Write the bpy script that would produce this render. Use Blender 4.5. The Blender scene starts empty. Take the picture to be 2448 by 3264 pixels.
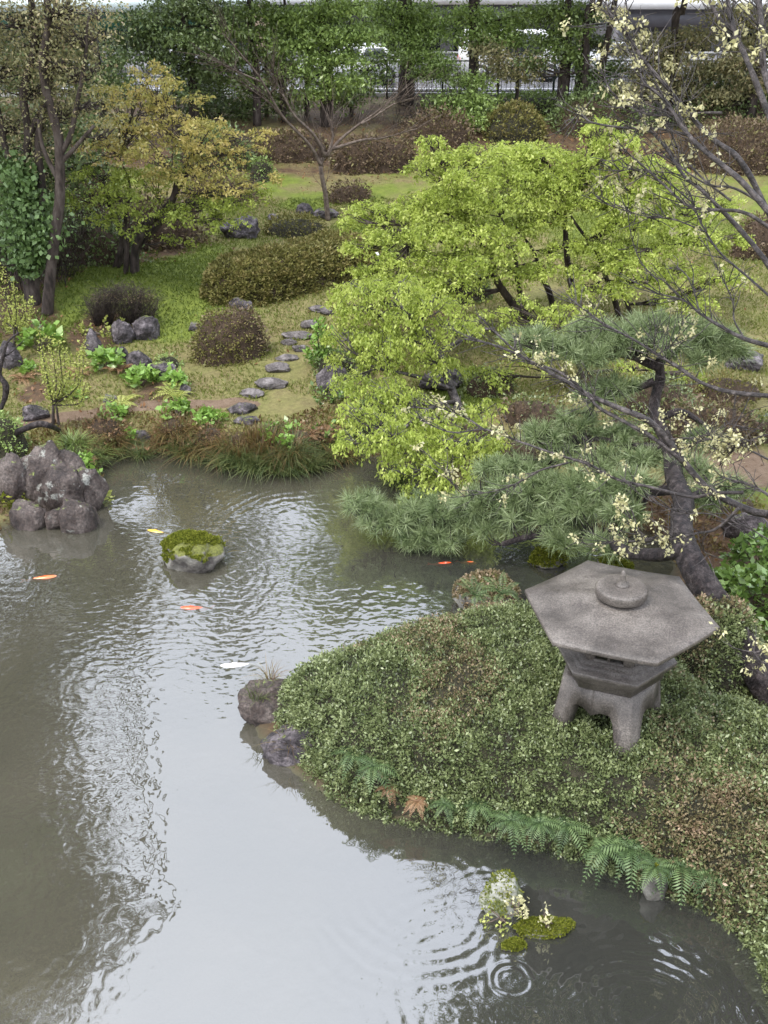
import bpy, bmesh, math
import numpy as np
from mathutils import Vector, noise as mnoise

# ------------------------------------------------------------------ camera, sky, sun, exposure
S = bpy.context.scene
COL = S.collection
CAMZ, PITCH, FPX, CX, CY = 6.5, math.radians(27.0), 3346.0, 1224.0, 1632.0
cd = bpy.data.cameras.new("camera")
cam = bpy.data.objects.new("camera", cd)
COL.objects.link(cam)
cam.location = (0, 0, CAMZ)
cam.rotation_euler = (math.pi / 2 - PITCH, 0, 0)
cd.sensor_fit = 'VERTICAL'
cd.sensor_height = 24.0
cd.lens = 12.0 / (1632.0 / FPX)
cd.clip_start = 0.05
cd.clip_end = 2000
S.camera = cam

SUN_EL, SUN_AZ = math.radians(62), math.radians(-125)      # azimuth from +Y towards +X
W = bpy.data.worlds.new("World")
S.world = W
W.use_nodes = True
wn = W.node_tree
for n in list(wn.nodes):
    wn.nodes.remove(n)
wo = wn.nodes.new('ShaderNodeOutputWorld')
wb = wn.nodes.new('ShaderNodeBackground')
sky = wn.nodes.new('ShaderNodeTexSky')
sky.sky_type = 'NISHITA'
sky.sun_disc = False
sky.sun_elevation = SUN_EL
sky.sun_rotation = SUN_AZ
sky.air_density = 1.0
sky.dust_density = 4.0
hs = wn.nodes.new('ShaderNodeHueSaturation')
hs.inputs['Saturation'].default_value = 0.18
hs.inputs['Value'].default_value = 1.0
wm = wn.nodes.new('ShaderNodeMixRGB')
wm.inputs['Fac'].default_value = 0.7
wm.inputs['Color2'].default_value = (9.1, 9.8, 11.3, 1)
wn.links.new(sky.outputs[0], hs.inputs['Color'])
wn.links.new(hs.outputs[0], wm.inputs['Color1'])
# overcast: the zenith is brighter than the horizon
wt = wn.nodes.new('ShaderNodeTexCoord')
ws = wn.nodes.new('ShaderNodeSeparateXYZ')
wr = wn.nodes.new('ShaderNodeMapRange')
wr.inputs['From Min'].default_value = 0.0
wr.inputs['From Max'].default_value = 0.85
wr.inputs['To Min'].default_value = 0.55
wr.inputs['To Max'].default_value = 1.75
wx = wn.nodes.new('ShaderNodeVectorMath')
wx.operation = 'SCALE'
wn.links.new(wt.outputs['Generated'], ws.inputs[0])
wn.links.new(ws.outputs[2], wr.inputs['Value'])
wn.links.new(wm.outputs[0], wx.inputs[0])
wn.links.new(wr.outputs[0], wx.inputs['Scale'])
wn.links.new(wx.outputs[0], wb.inputs['Color'])
wb.inputs['Strength'].default_value = 0.14
wn.links.new(wb.outputs[0], wo.inputs['Surface'])

sd = bpy.data.lights.new("sun", 'SUN')
sd.energy = 1.5
sd.angle = math.radians(12)
sd.color = (1.0, 0.93, 0.82)
sun = bpy.data.objects.new("sun", sd)
COL.objects.link(sun)
_d = Vector((math.sin(SUN_AZ) * math.cos(SUN_EL), math.cos(SUN_AZ) * math.cos(SUN_EL), math.sin(SUN_EL)))
sun.rotation_euler = _d.to_track_quat('Z', 'Y').to_euler()
S.view_settings.view_transform = 'Standard'
S.view_settings.look = 'None'
S.view_settings.exposure = 0.72
S.view_settings.gamma = 1.0

# ------------------------------------------------------------------ measuring helpers
RNG = np.random.default_rng(7)
cp, sp_ = math.cos(PITCH), math.sin(PITCH)


def ray(px, py):
    a = (px - CX) / FPX
    b = (CY - py) / FPX
    return np.array([a, cp + b * sp_, -sp_ + b * cp])


def P(px, py, z=0.0):
    d = ray(px, py)
    return np.array([0, 0, CAMZ]) + d * ((z - CAMZ) / d[2])


def D(px, py, Y):
    d = ray(px, py)
    return np.array([0, 0, CAMZ]) + d * (Y / d[1])


def ppm(pt):                                     # pixels per metre at a point
    return FPX / (pt[1] * cp + (CAMZ - pt[2]) * sp_)


# ------------------------------------------------------------------ noise
_PT = np.random.default_rng(3).random((64, 64, 64)).astype(np.float32)


def vn(p):                                       # value noise, p (N,3) -> 0..1
    i = np.floor(p).astype(int)
    f = p - i
    f = f * f * (3 - 2 * f)
    r = 0
    for dx in (0, 1):
        for dy in (0, 1):
            for dz in (0, 1):
                w = (f[:, 0] if dx else 1 - f[:, 0]) * (f[:, 1] if dy else 1 - f[:, 1]) * (f[:, 2] if dz else 1 - f[:, 2])
                r = r + w * _PT[(i[:, 0] + dx) & 63, (i[:, 1] + dy) & 63, (i[:, 2] + dz) & 63]
    return r


def fbm(p, o=4):
    r, a, t = 0, 1.0, 0
    p = np.array(p, float)
    for k in range(o):
        r = r + a * vn(p + 17.3 * k)
        t += a
        a *= 0.5
        p = p * 2.03
    return r / t


def n2(x, y, s, seed=0.0, o=3):
    x = np.asarray(x, float)
    y = np.asarray(y, float)
    return fbm(np.stack([x.ravel() * s + seed, y.ravel() * s + seed * 1.7, np.full(x.size, seed * 3.1)], 1), o).reshape(x.shape)


# ------------------------------------------------------------------ mesh builder
class MB:
    def __init__(self):
        self.v, self.q, self.t, self.a, self.n = [], [], [], [], 0

    def add(self, v, q=None, t=None, a=0.5):
        v = np.asarray(v, float).reshape(-1, 3)
        if q is not None and len(q):
            self.q.append(np.asarray(q, int) + self.n)
        if t is not None and len(t):
            self.t.append(np.asarray(t, int) + self.n)
        a = np.broadcast_to(np.asarray(a, float), (len(v),)) if np.ndim(a) == 0 else np.asarray(a, float)
        self.v.append(v)
        self.a.append(a)
        self.n += len(v)

    def arrays(self):
        V = np.concatenate(self.v)
        A = np.concatenate(self.a)
        Q = np.concatenate(self.q) if self.q else np.zeros((0, 4), int)
        T = np.concatenate(self.t) if self.t else np.zeros((0, 3), int)
        return V, Q, T, A

    def build(self, name, mat, parent=None, smooth=False, origin=None, extra=None):
        V, Q, T, A = self.arrays()
        if origin is None:
            origin = np.array(parent['_o']) if parent is not None else V.mean(0) * np.array([1, 1, 0]) + np.array([0, 0, V[:, 2].min()])
        V = V - origin
        me = bpy.data.meshes.new(name)
        me.vertices.add(len(V))
        me.vertices.foreach_set('co', V.astype(np.float32).ravel())
        nl = 4 * len(Q) + 3 * len(T)
        me.loops.add(nl)
        me.loops.foreach_set('vertex_index', np.concatenate([Q.ravel(), T.ravel()]).astype(np.int32))
        me.polygons.add(len(Q) + len(T))
        ls = np.concatenate([np.arange(len(Q)) * 4, 4 * len(Q) + np.arange(len(T)) * 3]).astype(np.int32)
        me.polygons.foreach_set('loop_start', ls)
        if smooth:
            me.polygons.foreach_set('use_smooth', np.ones(len(Q) + len(T), bool))
        at = me.attributes.new('v', 'FLOAT', 'POINT')
        at.data.foreach_set('value', A.astype(np.float32))
        for k, arr in (extra or {}).items():
            at = me.attributes.new(k, 'FLOAT', 'POINT')
            at.data.foreach_set('value', np.asarray(arr, np.float32))
        me.materials.append(mat)
        me.update(calc_edges=True)
        me.validate()
        o = bpy.data.objects.new(name, me)
        COL.objects.link(o)
        if parent is not None:
            o.parent = parent
            o['_o'] = list(map(float, np.array(parent['_o'])))
        else:
            o.location = origin
            o['_o'] = list(map(float, origin))
        return o


def tag(o, label=None, cat=None, group=None, kind=None):
    if label:
        o['label'] = label
    if cat:
        o['category'] = cat
    if group:
        o['group'] = group
    if kind:
        o['kind'] = kind
    return o


def thing(name, loc, label, cat, group=None):
    o = bpy.data.objects.new(name, None)
    o.empty_display_size = 0.2
    COL.objects.link(o)
    o.location = loc
    o['_o'] = list(map(float, loc))
    return tag(o, label, cat, group)


def cat_rom(pts, n=6):
    p = np.asarray(pts, float)
    if len(p) < 3:
        t = np.linspace(0, 1, n + 1)[:, None]
        return p[0] * (1 - t) + p[-1] * t
    q = np.vstack([2 * p[0] - p[1], p, 2 * p[-1] - p[-2]])
    out = []
    for i in range(1, len(q) - 2):
        t = np.linspace(0, 1, n, endpoint=False)[:, None]
        a, b, c, d = q[i - 1], q[i], q[i + 1], q[i + 2]
        out.append(0.5 * (2 * b + (c - a) * t + (2 * a - 5 * b + 4 * c - d) * t ** 2 + (3 * b - a - 3 * c + d) * t ** 3))
    out.append(p[-1:])
    return np.vstack(out)


def tube(mb, pts, r0, r1=None, sides=8, wob=0.0, smooth_n=6, a=0.5, rad=None, seed=0):
    c = cat_rom(pts, smooth_n) if smooth_n > 1 else np.asarray(pts, float)
    n = len(c)
    s = np.linspace(0, 1, n)
    if rad is not None:
        r = np.interp(s, np.linspace(0, 1, len(rad)), rad)
    else:
        r = r0 + (r0 * 0.4 if r1 is None else r1 - r0) * s if r1 is not None else r0 * (1 - 0.6 * s)
    tg = np.gradient(c, axis=0)
    tg /= np.linalg.norm(tg, axis=1)[:, None] + 1e-9
    up = np.array([0.3, 0.2, 1.0]) if abs(tg[:, 2]).mean() < 0.8 else np.array([1.0, 0.3, 0.1])
    s1 = np.cross(tg, up)
    s1 /= np.linalg.norm(s1, axis=1)[:, None] + 1e-9
    s2 = np.cross(s1, tg)
    th = np.linspace(0, 2 * math.pi, sides, endpoint=False)
    ring = s1[:, None, :] * np.cos(th)[None, :, None] + s2[:, None, :] * np.sin(th)[None, :, None]
    rr = np.repeat(r[:, None], sides, 1)
    if wob:
        pp = (c[:, None, :] + ring * 0.4).reshape(-1, 3)
        rr = rr * (1 + wob * 2 * (fbm(pp * 5 + seed, 2).reshape(n, sides) - 0.5))
    v = c[:, None, :] + ring * rr[:, :, None]
    i = np.arange(n - 1)[:, None] * sides
    j = np.arange(sides)[None, :]
    j2 = (j + 1) % sides
    q = np.stack([i + j, i + j2, i + sides + j2, i + sides + j], -1).reshape(-1, 4)
    V = np.vstack([v.reshape(-1, 3), c[-1:], c[:1]])
    tt = [[(n - 1) * sides + k, (n - 1) * sides + (k + 1) % sides, n * sides] for k in range(sides)]
    tt += [[(k + 1) % sides, k, n * sides + 1] for k in range(sides)]
    mb.add(V, q, tt, a)
    return c, r


def unit(v):
    return v / (np.linalg.norm(v, axis=-1, keepdims=True) + 1e-9)


def leaves(mb, pos, size, width=0.5, droop=0.3, normal=None, nb=0.0, a=None, rng=RNG, sj=0.35):
    """diamond leaves: length axis random + droop, or leaning to the given normals"""
    n = len(pos)
    if n == 0:
        return
    d = rng.normal(size=(n, 3))
    d = unit(d)
    if normal is not None:
        d = d + normal * nb
    d[:, 2] -= droop
    d = unit(d)
    s = unit(np.cross(d, rng.normal(size=(n, 3))))
    L = size * (1 + sj * rng.normal(size=(n, 1))).clip(0.4, 1.8)
    w = L * width * 0.5
    k = unit(np.cross(s, d)) * L * 0.08
    V = np.stack([pos, pos + d * L * 0.45 + s * w + k, pos + d * L, pos + d * L * 0.45 - s * w + k], 1)
    q = np.arange(n * 4).reshape(n, 4)
    if a is None:
        a = rng.random(n)
    mb.add(V.reshape(-1, 3), q, None, np.repeat(a, 4))


def crown(mb, c, r, nsub, nleaf, size, spread=0.25, flat=0.4, width=0.5, droop=0.3, top=0.3, rng=RNG, shade=None, keep=1.0):
    """a clump of leaf clusters in an ellipsoid; returns cluster centres"""
    u = unit(rng.normal(size=(nsub, 3)))
    u[:, 2] = np.abs(u[:, 2]) * np.where(rng.random(nsub) < 0.5 + top * 0.5, 1, -1)
    rad = rng.random(nsub) ** 0.45
    cc = c + u * rad[:, None] * r
    m = fbm(cc * (1.3 / max(0.4, min(r) * 1.2)) + 5, 2) > (1 - keep) * 0.9
    cc = cc[m]
    ns = len(cc)
    if ns == 0:
        return cc
    cnt = np.maximum(2, (nleaf * (0.5 + rng.random(ns))).astype(int))
    idx = np.repeat(np.arange(ns), cnt)
    N = len(idx)
    off = rng.normal(size=(N, 3)) * spread * np.array([1, 1, flat])
    pos = cc[idx] + off
    ca = rng.random(ns)
    a = np.clip(ca[idx] * 0.55 + rng.random(N) * 0.45, 0, 1)
    if shade is not None:
        a = np.clip(a * 0.6 + shade * 0.4 + 0.0 * a, 0, 1)
    leaves(mb, pos, size, width, droop, a=a, rng=rng)
    return cc


# ------------------------------------------------------------------ materials
def newmat(name):
    m = bpy.data.materials.new(name)
    m.use_nodes = True
    nt = m.node_tree
    for n in list(nt.nodes):
        nt.nodes.remove(n)
    o = nt.nodes.new('ShaderNodeOutputMaterial')
    return m, nt, o


def N(nt, t, **k):
    n = nt.nodes.new(t)
    for a, b in k.items():
        if a in n.inputs:
            n.inputs[a].default_value = b
        else:
            setattr(n, a, b)
    return n


def ramp(nt, fac, stops):
    r = nt.nodes.new('ShaderNodeValToRGB')
    el = r.color_ramp.elements
    while len(el) < len(stops):
        el.new(0.5)
    for e, (p, c) in zip(el, stops):
        e.position = p
        e.color = (*c, 1)
    nt.links.new(fac, r.inputs[0])
    return r.outputs[0]


def leafmat(name, cols, trans=0.35, rough=0.45, spec=0.4):
    m, nt, o = newmat(name)
    a = N(nt, 'ShaderNodeAttribute', attribute_name='v')
    st = [(i / (len(cols) - 1), c) for i, c in enumerate(cols)]
    c = ramp(nt, a.outputs['Fac'], st)
    b = N(nt, 'ShaderNodeBsdfPrincipled', Roughness=rough)
    b.inputs['Specular IOR Level'].default_value = spec
    nt.links.new(c, b.inputs['Base Color'])
    if trans > 0:
        t = N(nt, 'ShaderNodeBsdfTranslucent')
        mx = N(nt, 'ShaderNodeMixShader')
        mx.inputs[0].default_value = trans
        nt.links.new(c, t.inputs[0])
        nt.links.new(b.outputs[0], mx.inputs[1])
        nt.links.new(t.outputs[0], mx.inputs[2])
        nt.links.new(mx.outputs[0], o.inputs[0])
    else:
        nt.links.new(b.outputs[0], o.inputs[0])
    return m


def noisemat(name, cols, *a_, grain=0, **k_):
    m = _noisemat(name, cols, *a_, **k_)
    if grain:
        nt = m.node_tree
        b = [n for n in nt.nodes if n.type == 'BSDF_PRINCIPLED'][0]
        src = b.inputs['Base Color'].links[0].from_socket
        g = N(nt, 'ShaderNodeNewGeometry')
        n = N(nt, 'ShaderNodeTexNoise', Scale=grain, Detail=3, Roughness=.7)
        nt.links.new(g.outputs['Position'], n.inputs['Vector'])
        f = ramp(nt, n.outputs['Fac'], [(.36, (.62, .62, .62)), (.5, (1, 1, 1)), (.64, (1.5, 1.5, 1.5))])
        mx = N(nt, 'ShaderNodeMixRGB', blend_type='MULTIPLY')
        mx.inputs[0].default_value = 1
        nt.links.new(src, mx.inputs[1])
        nt.links.new(f, mx.inputs[2])
        nt.links.new(mx.outputs[0], b.inputs['Base Color'])
    return m


def _noisemat(name, cols, scale=6.0, rough=0.8, bump=0.3, bscale=25.0, detail=6, moss=None, moss_lo=0.5, spec=0.4, dist=0.03, stretch=(1, 1, 1), spots=None):
    m, nt, o = newmat(name)
    g = N(nt, 'ShaderNodeNewGeometry')
    mp = N(nt, 'ShaderNodeMapping')
    mp.inputs['Scale'].default_value = stretch
    nt.links.new(g.outputs['Position'], mp.inputs[0])
    n = N(nt, 'ShaderNodeTexNoise', Scale=scale, Detail=detail, Roughness=0.62)
    nt.links.new(mp.outputs[0], n.inputs['Vector'])
    st = [(0.36 + 0.28 * i / (len(cols) - 1), c) for i, c in enumerate(cols)]
    c = ramp(nt, n.outputs['Fac'], st)
    if spots:
        n3 = N(nt, 'ShaderNodeTexNoise', Scale=spots[1], Detail=5, Roughness=0.7)
        nt.links.new(g.outputs['Position'], n3.inputs['Vector'])
        f = ramp(nt, n3.outputs['Fac'], [(spots[2], (0, 0, 0)), (spots[2] + 0.05, (1, 1, 1))])
        mx = N(nt, 'ShaderNodeMixRGB')
        nt.links.new(f, mx.inputs[0])
        nt.links.new(c, mx.inputs[1])
        mx.inputs[2].default_value = (*spots[0], 1)
        c = mx.outputs[0]
    b = N(nt, 'ShaderNodeBsdfPrincipled', Roughness=rough)
    b.inputs['Specular IOR Level'].default_value = spec
    if moss:
        sep = N(nt, 'ShaderNodeSeparateXYZ')
        nt.links.new(g.outputs['Normal'], sep.inputs[0])
        n2_ = N(nt, 'ShaderNodeTexNoise', Scale=5.0, Detail=5, Roughness=0.65)
        nt.links.new(g.outputs['Position'], n2_.inputs['Vector'])
        ad = N(nt, 'ShaderNodeMath', operation='MULTIPLY_ADD')
        nt.links.new(sep.outputs[2], ad.inputs[0])
        ad.inputs[1].default_value = 0.45
        nt.links.new(n2_.outputs['Fac'], ad.inputs[2])
        f = ramp(nt, ad.outputs[0], [(moss_lo, (0, 0, 0)), (moss_lo + 0.1, (1, 1, 1))])
        mx = N(nt, 'ShaderNodeMixRGB')
        nt.links.new(f, mx.inputs[0])
        nt.links.new(c, mx.inputs[1])
        n4 = N(nt, 'ShaderNodeTexNoise', Scale=30.0, Detail=3)
        nt.links.new(g.outputs['Position'], n4.inputs['Vector'])
        mc = ramp(nt, n4.outputs['Fac'], [(0.3, tuple(x * 0.45 for x in moss)), (0.7, moss)])
        nt.links.new(mc, mx.inputs[2])
        c = mx.outputs[0]
    nt.links.new(c, b.inputs['Base Color'])
    if bump:
        nb_ = N(nt, 'ShaderNodeTexNoise', Scale=bscale, Detail=8, Roughness=0.65)
        nt.links.new(mp.outputs[0], nb_.inputs['Vector'])
        bu = N(nt, 'ShaderNodeBump', Strength=bump, Distance=dist if bscale > 19 else dist * 3)
        nt.links.new(nb_.outputs['Fac'], bu.inputs['Height'])
        nt.links.new(bu.outputs[0], b.inputs['Normal'])
    nt.links.new(b.outputs[0], o.inputs[0])
    return m


def plain(name, col, rough=0.5, metal=0.0, emit=0, var=0.12, scale=3.0):
    m, nt, o = newmat(name)
    g = N(nt, 'ShaderNodeNewGeometry')
    n = N(nt, 'ShaderNodeTexNoise', Scale=scale, Detail=5)
    nt.links.new(g.outputs['Position'], n.inputs['Vector'])
    c = ramp(nt, n.outputs['Fac'], [(0.3, tuple(x * (1 - var) for x in col)), (0.7, tuple(min(1, x * (1 + var)) for x in col))])
    b = N(nt, 'ShaderNodeBsdfPrincipled', Roughness=rough, Metallic=metal)
    nt.links.new(c, b.inputs['Base Color'])
    if emit:
        nt.links.new(c, b.inputs['Emission Color'])
        b.inputs['Emission Strength'].default_value = emit
    nt.links.new(b.outputs[0], o.inputs[0])
    return m


M = {}
M['maple'] = leafmat('maple_leaf', [(.18, .18, .05), (.28, .35, .07), (.40, .48, .095), (.51, .58, .14), (.60, .64, .23)], .45)
M['maple_olive'] = leafmat('olive_leaf', [(0.198, 0.209, 0.055), (0.352, 0.33, 0.088), (0.506, 0.418, 0.132), (0.638, 0.495, 0.209)], .4)
M['maple_green'] = leafmat('green_maple_leaf', [(0.176, 0.216, 0.041), (0.311, 0.378, 0.068), (0.446, 0.486, 0.108)], .45)
M['twiggy'] = leafmat('brown_bud_leaf', [(0.121, 0.121, 0.061), (0.216, 0.216, 0.095), (0.311, 0.284, 0.135), (0.378, 0.284, 0.176)], .3)
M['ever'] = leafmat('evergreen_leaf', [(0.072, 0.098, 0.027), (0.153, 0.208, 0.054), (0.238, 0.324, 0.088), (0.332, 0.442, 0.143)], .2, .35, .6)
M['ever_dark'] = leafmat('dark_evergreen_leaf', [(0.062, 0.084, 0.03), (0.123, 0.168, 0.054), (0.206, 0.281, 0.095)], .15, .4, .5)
M['camphor'] = leafmat('camphor_leaf', [(0.109, 0.15, 0.042), (0.221, 0.3, 0.074), (0.34, 0.462, 0.126), (0.471, 0.624, 0.211)], .25, .35, .6)
M['needle'] = leafmat('pine_needle', [(.06, .09, .035), (.14, .19, .075), (.25, .31, .14), (.40, .46, .27)], .15, .4, .5)
M['azalea'] = leafmat('azalea_leaf', [(.042, .056, .022), (.10, .13, .045), (.17, .205, .08), (.27, .31, .14)], .15, .38, .6)
M['azalea_red'] = leafmat('rusty_azalea_leaf', [(.09, .07, .035), (.15, .14, .06), (.23, .18, .10), (.33, .23, .15)], .15, .4, .5)
M['hedge'] = leafmat('hedge_leaf', [(.07, .06, .02), (.13, .13, .035), (.19, .18, .05), (.23, .19, .07)], .15, .5, .3)
M['hedge_brown'] = leafmat('brown_hedge_leaf', [(.08, .055, .035), (.13, .09, .055), (.18, .13, .08), (.17, .16, .06)], .1, .5, .3)
M['bright'] = leafmat('bright_broad_leaf', [(0.124, 0.2, 0.033), (0.223, 0.36, 0.066), (0.298, 0.48, 0.11)], .3, .3, .6)
M['shrub'] = leafmat('glossy_shrub_leaf', [(0.074, 0.12, 0.022), (0.136, 0.22, 0.044), (0.198, 0.32, 0.088)], .2, .28, .8)
M['yellowgreen'] = leafmat('yellow_green_leaf', [(.22, .26, .05), (.38, .42, .10), (.50, .52, .16)], .35)
M['fern'] = leafmat('fern_frond', [(.045, .08, .03), (.095, .15, .055), (.18, .25, .10)], .3)
M['fern_dry'] = leafmat('dry_fern_frond', [(.16, .09, .045), (.28, .16, .08), (.38, .24, .14)], .2)
M['rust'] = leafmat('rust_shrub_leaf', [(.07, .06, .025), (.15, .09, .045), (.26, .15, .08), (.16, .19, .06)], .2)
M['grass'] = leafmat('grass_blade', [(.04, .06, .018), (.08, .11, .03), (.16, .17, .06)], .3)
M['grass_rust'] = leafmat('rusty_grass_blade', [(.06, .04, .02), (.14, .08, .035), (.16, .14, .04), (.30, .18, .08)], .3)
M['lawn'] = leafmat('lawn_blade', [(.09, .13, .02), (.15, .19, .03), (.22, .22, .07)], .35)
M['blossom'] = leafmat('pale_young_leaf', [(.40, .38, .18), (.56, .53, .29), (.72, .69, .44)], .35, .5, .3)
M['ivy'] = leafmat('ivy_leaf', [(0.068, 0.11, 0.033), (0.136, 0.22, 0.066), (0.22, 0.32, 0.132)], .2)
M['moss_leaf'] = leafmat('moss_tuft', [(.07, .09, .012), (.15, .17, .02), (.25, .26, .045)], .3, .8, .1)
M['litter'] = leafmat('fallen_leaf', [(.12, .06, .03), (.22, .11, .05), (.30, .18, .08)], .1)
M['bark'] = noisemat('brown_bark', [(.02, .015, .012), (.055, .04, .033), (.10, .08, .068)], 9, .85, .8, 30, stretch=(1, 1, .35))
M['bark_dark'] = noisemat('dark_wet_bark', [(.010, .007, .008), (.028, .02, .02), (.075, .06, .058)], 12, .6, 1.0, 18, spec=.4, stretch=(1, 1, .5), grain=28)
M['bark_grey'] = noisemat('grey_wet_bark', [(.016, .012, .012), (.040, .031, .030), (.12, .10, .095)], 16, .45, .8, 40, spec=.6)
M['bark_tan'] = noisemat('tan_bark', [(.06, .042, .033), (.12, .088, .068), (.18, .14, .11)], 12, .7, .5, 40)
M['rock'] = noisemat('purple_grey_rock', [(.022, .018, .019), (.075, .062, .067), (.19, .165, .172)], 6, .6, 1.0, 11, spec=.5, moss=(.16, .19, .04), moss_lo=.93, grain=25)
M['rock_big'] = noisemat('waterside_rock', [(.02, .013, .011), (.062, .045, .038), (.13, .105, .092)], 4.2, .5, 1.0, 9, stretch=(1, 1, .45), spec=.5, moss=(.15, .18, .05), moss_lo=.95, spots=((.27, .27, .24), 3.2, .60), grain=30)
M['rock_moss'] = noisemat('moss_covered_rock', [(.06, .05, .045), (.15, .14, .12), (.26, .25, .22)], 4, .6, .8, 12, moss=(.17, .18, .035), moss_lo=.72)
M['rock_lichen'] = noisemat('lichen_rock', [(.10, .12, .06), (.16, .18, .08), (.22, .22, .14)], 4, .7, .7, 14, moss=(.20, .24, .06), moss_lo=.98, spots=((.36, .36, .31), 4.5, .50))
M['slab'] = noisemat('stepping_stone', [(.05, .042, .04), (.11, .093, .09), (.22, .195, .19)], 7, .5, .7, 14, spec=.6)
M['granite'] = noisemat('lantern_granite', [(.048, .040, .034), (.092, .079, .069), (.140, .123, .108)], 2.6, .45, .5, 70, detail=10, spec=.5, dist=.012, spots=((.072, .060, .054), 3.2, .60), moss=(.15, .16, .07), moss_lo=1.02, grain=75)
M['sunk'] = noisemat('sunken_wood', [(.02, .016, .012), (.05, .04, .03)], 6, .9, .5, 20)

# ------------------------------------------------------------------ terrain with the pond
def poly_px(pts, z=0.0):
    return [tuple(P(x, y, z)[:2]) for x, y in pts]


def pip_sdf(X, Y, poly):
    """signed distance to a polygon, positive inside"""
    p = np.array(poly, float)
    q = np.roll(p, -1, 0)
    ins = np.zeros(X.shape, bool)
    dm = np.full(X.shape, 1e9)
    for (x0, y0), (x1, y1) in zip(p, q):
        c = ((y0 > Y) != (y1 > Y))
        with np.errstate(divide='ignore', invalid='ignore'):
            xi = (x1 - x0) * (Y - y0) / ((y1 - y0) if y1 != y0 else 1e-9) + x0
        ins ^= c & (X < xi)
        ex, ey = x1 - x0, y1 - y0
        t = np.clip(((X - x0) * ex + (Y - y0) * ey) / (ex * ex + ey * ey + 1e-12), 0, 1)
        dm = np.minimum(dm, np.hypot(X - x0 - t * ex, Y - y0 - t * ey))
    return np.where(ins, dm, -dm)


POND = poly_px([(-100, 1710), (0, 1690), (90, 1655), (170, 1640), (250, 1625), (320, 1590), (335, 1550), (320, 1500), (350, 1450), (500, 1440), (620, 1455), (700, 1485),
                (820, 1505), (930, 1512), (1050, 1475), (1130, 1445), (1260, 1480), (1340, 1560), (1500, 1640), (1700, 1690), (1900, 1712),
                (2060, 1712), (2150, 1770), (2130, 1850), (1950, 1955), (1650, 2005), (1450, 2045), (1250, 2105), (1060, 2185),
                (900, 2235), (800, 2230), (785, 2290), (840, 2385), (930, 2470), (1060, 2560), (1300, 2630), (1600, 2680), (1900, 2750), (2150, 2840), (2330, 2930),
                (2420, 3060), (2500, 3264)])
POND += [(2.5, 3.6), (2.6, 0.5), (-16, 0.5), (-16, 12.0)]

gx = np.concatenate([[-600, -200, -80, -45, -30, -24, -20, -18], np.arange(-16, 18.01, 0.1), [20, 24, 30, 45, 80, 200, 600]])
gy = np.concatenate([[-200, -60, -20, -8], np.arange(-2, 40.01, 0.1), [41, 42, 44, 48, 55, 70, 100, 180, 350, 900]])
GX, GY = np.meshgrid(gx, gy)
SDF = pip_sdf(GX, GY, POND)


def base_height(x, y):
    z = np.interp(y, [0, 10, 13.5, 16, 18, 20, 22, 26, 31, 35.5, 37.5, 39.5, 40, 900], [.25, .25, .28, .38, .55, .68, .85, 1.1, 1.7, 2.45, 2.72, 2.75, 2.7, 2.7])
    z = z + 0.38 * np.exp(-((x + 5.0) / 3.2) ** 2 - ((y - 20.6) / 1.7) ** 2)
    z = z + 0.30 * np.exp(-((x - 6.5) / 4.5) ** 2 - ((y - 19.5) / 3.0) ** 2)
    return z


_n = n2(GX, GY, 0.6, 3.1)
_n2 = n2(GX, GY, 3.0, 8.1)
dout = np.clip(-SDF, 0, 50)
GZ = base_height(GX, GY) * (1 - np.exp(-dout / 0.35)) + 0.04 * np.minimum(dout, 1)
far = (GY < 37.5) & (GY > -2)
GZ = GZ + np.where(far, (_n - .5) * 0.25 * np.clip(dout, 0, 1) + (_n2 - .5) * 0.06 * np.clip(dout / .3, 0, 1), 0)
GZ = np.where(SDF > 0, -0.75 * (1 - np.exp(-SDF / 0.5)) - 0.02 + (_n - .5) * .2 * np.clip(SDF, 0, 1), GZ)


def gz(x, y):
    x = np.atleast_1d(np.asarray(x, float))
    y = np.atleast_1d(np.asarray(y, float))
    i = np.clip(np.searchsorted(gx, x) - 1, 0, len(gx) - 2)
    j = np.clip(np.searchsorted(gy, y) - 1, 0, len(gy) - 2)
    u = np.clip((x - gx[i]) / (gx[i + 1] - gx[i]), 0, 1)
    v = np.clip((y - gy[j]) / (gy[j + 1] - gy[j]), 0, 1)
    return GZ[j, i] * (1 - u) * (1 - v) + GZ[j, i + 1] * u * (1 - v) + GZ[j + 1, i] * (1 - u) * v + GZ[j + 1, i + 1] * u * v


def gz1(x, y):
    return float(gz(x, y)[0])


def G(px, py):
    """ground (or bank) point seen at a pixel"""
    d = ray(px, py)
    o = np.array([0, 0, CAMZ])
    t = np.arange(4, 60, 0.03)
    pts = o + d * t[:, None]
    z = gz(pts[:, 0], pts[:, 1])
    k = np.argmax(pts[:, 2] <= z)
    return pts[k] if pts[k, 2] <= z[k] else pts[-1]


def blob(px, py, r, soft=0.6):
    c = G(px, py)
    return np.clip(1 - (np.hypot(GX - c[0], (GY - c[1]) * 0.8) / r), 0, 1) ** soft


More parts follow.
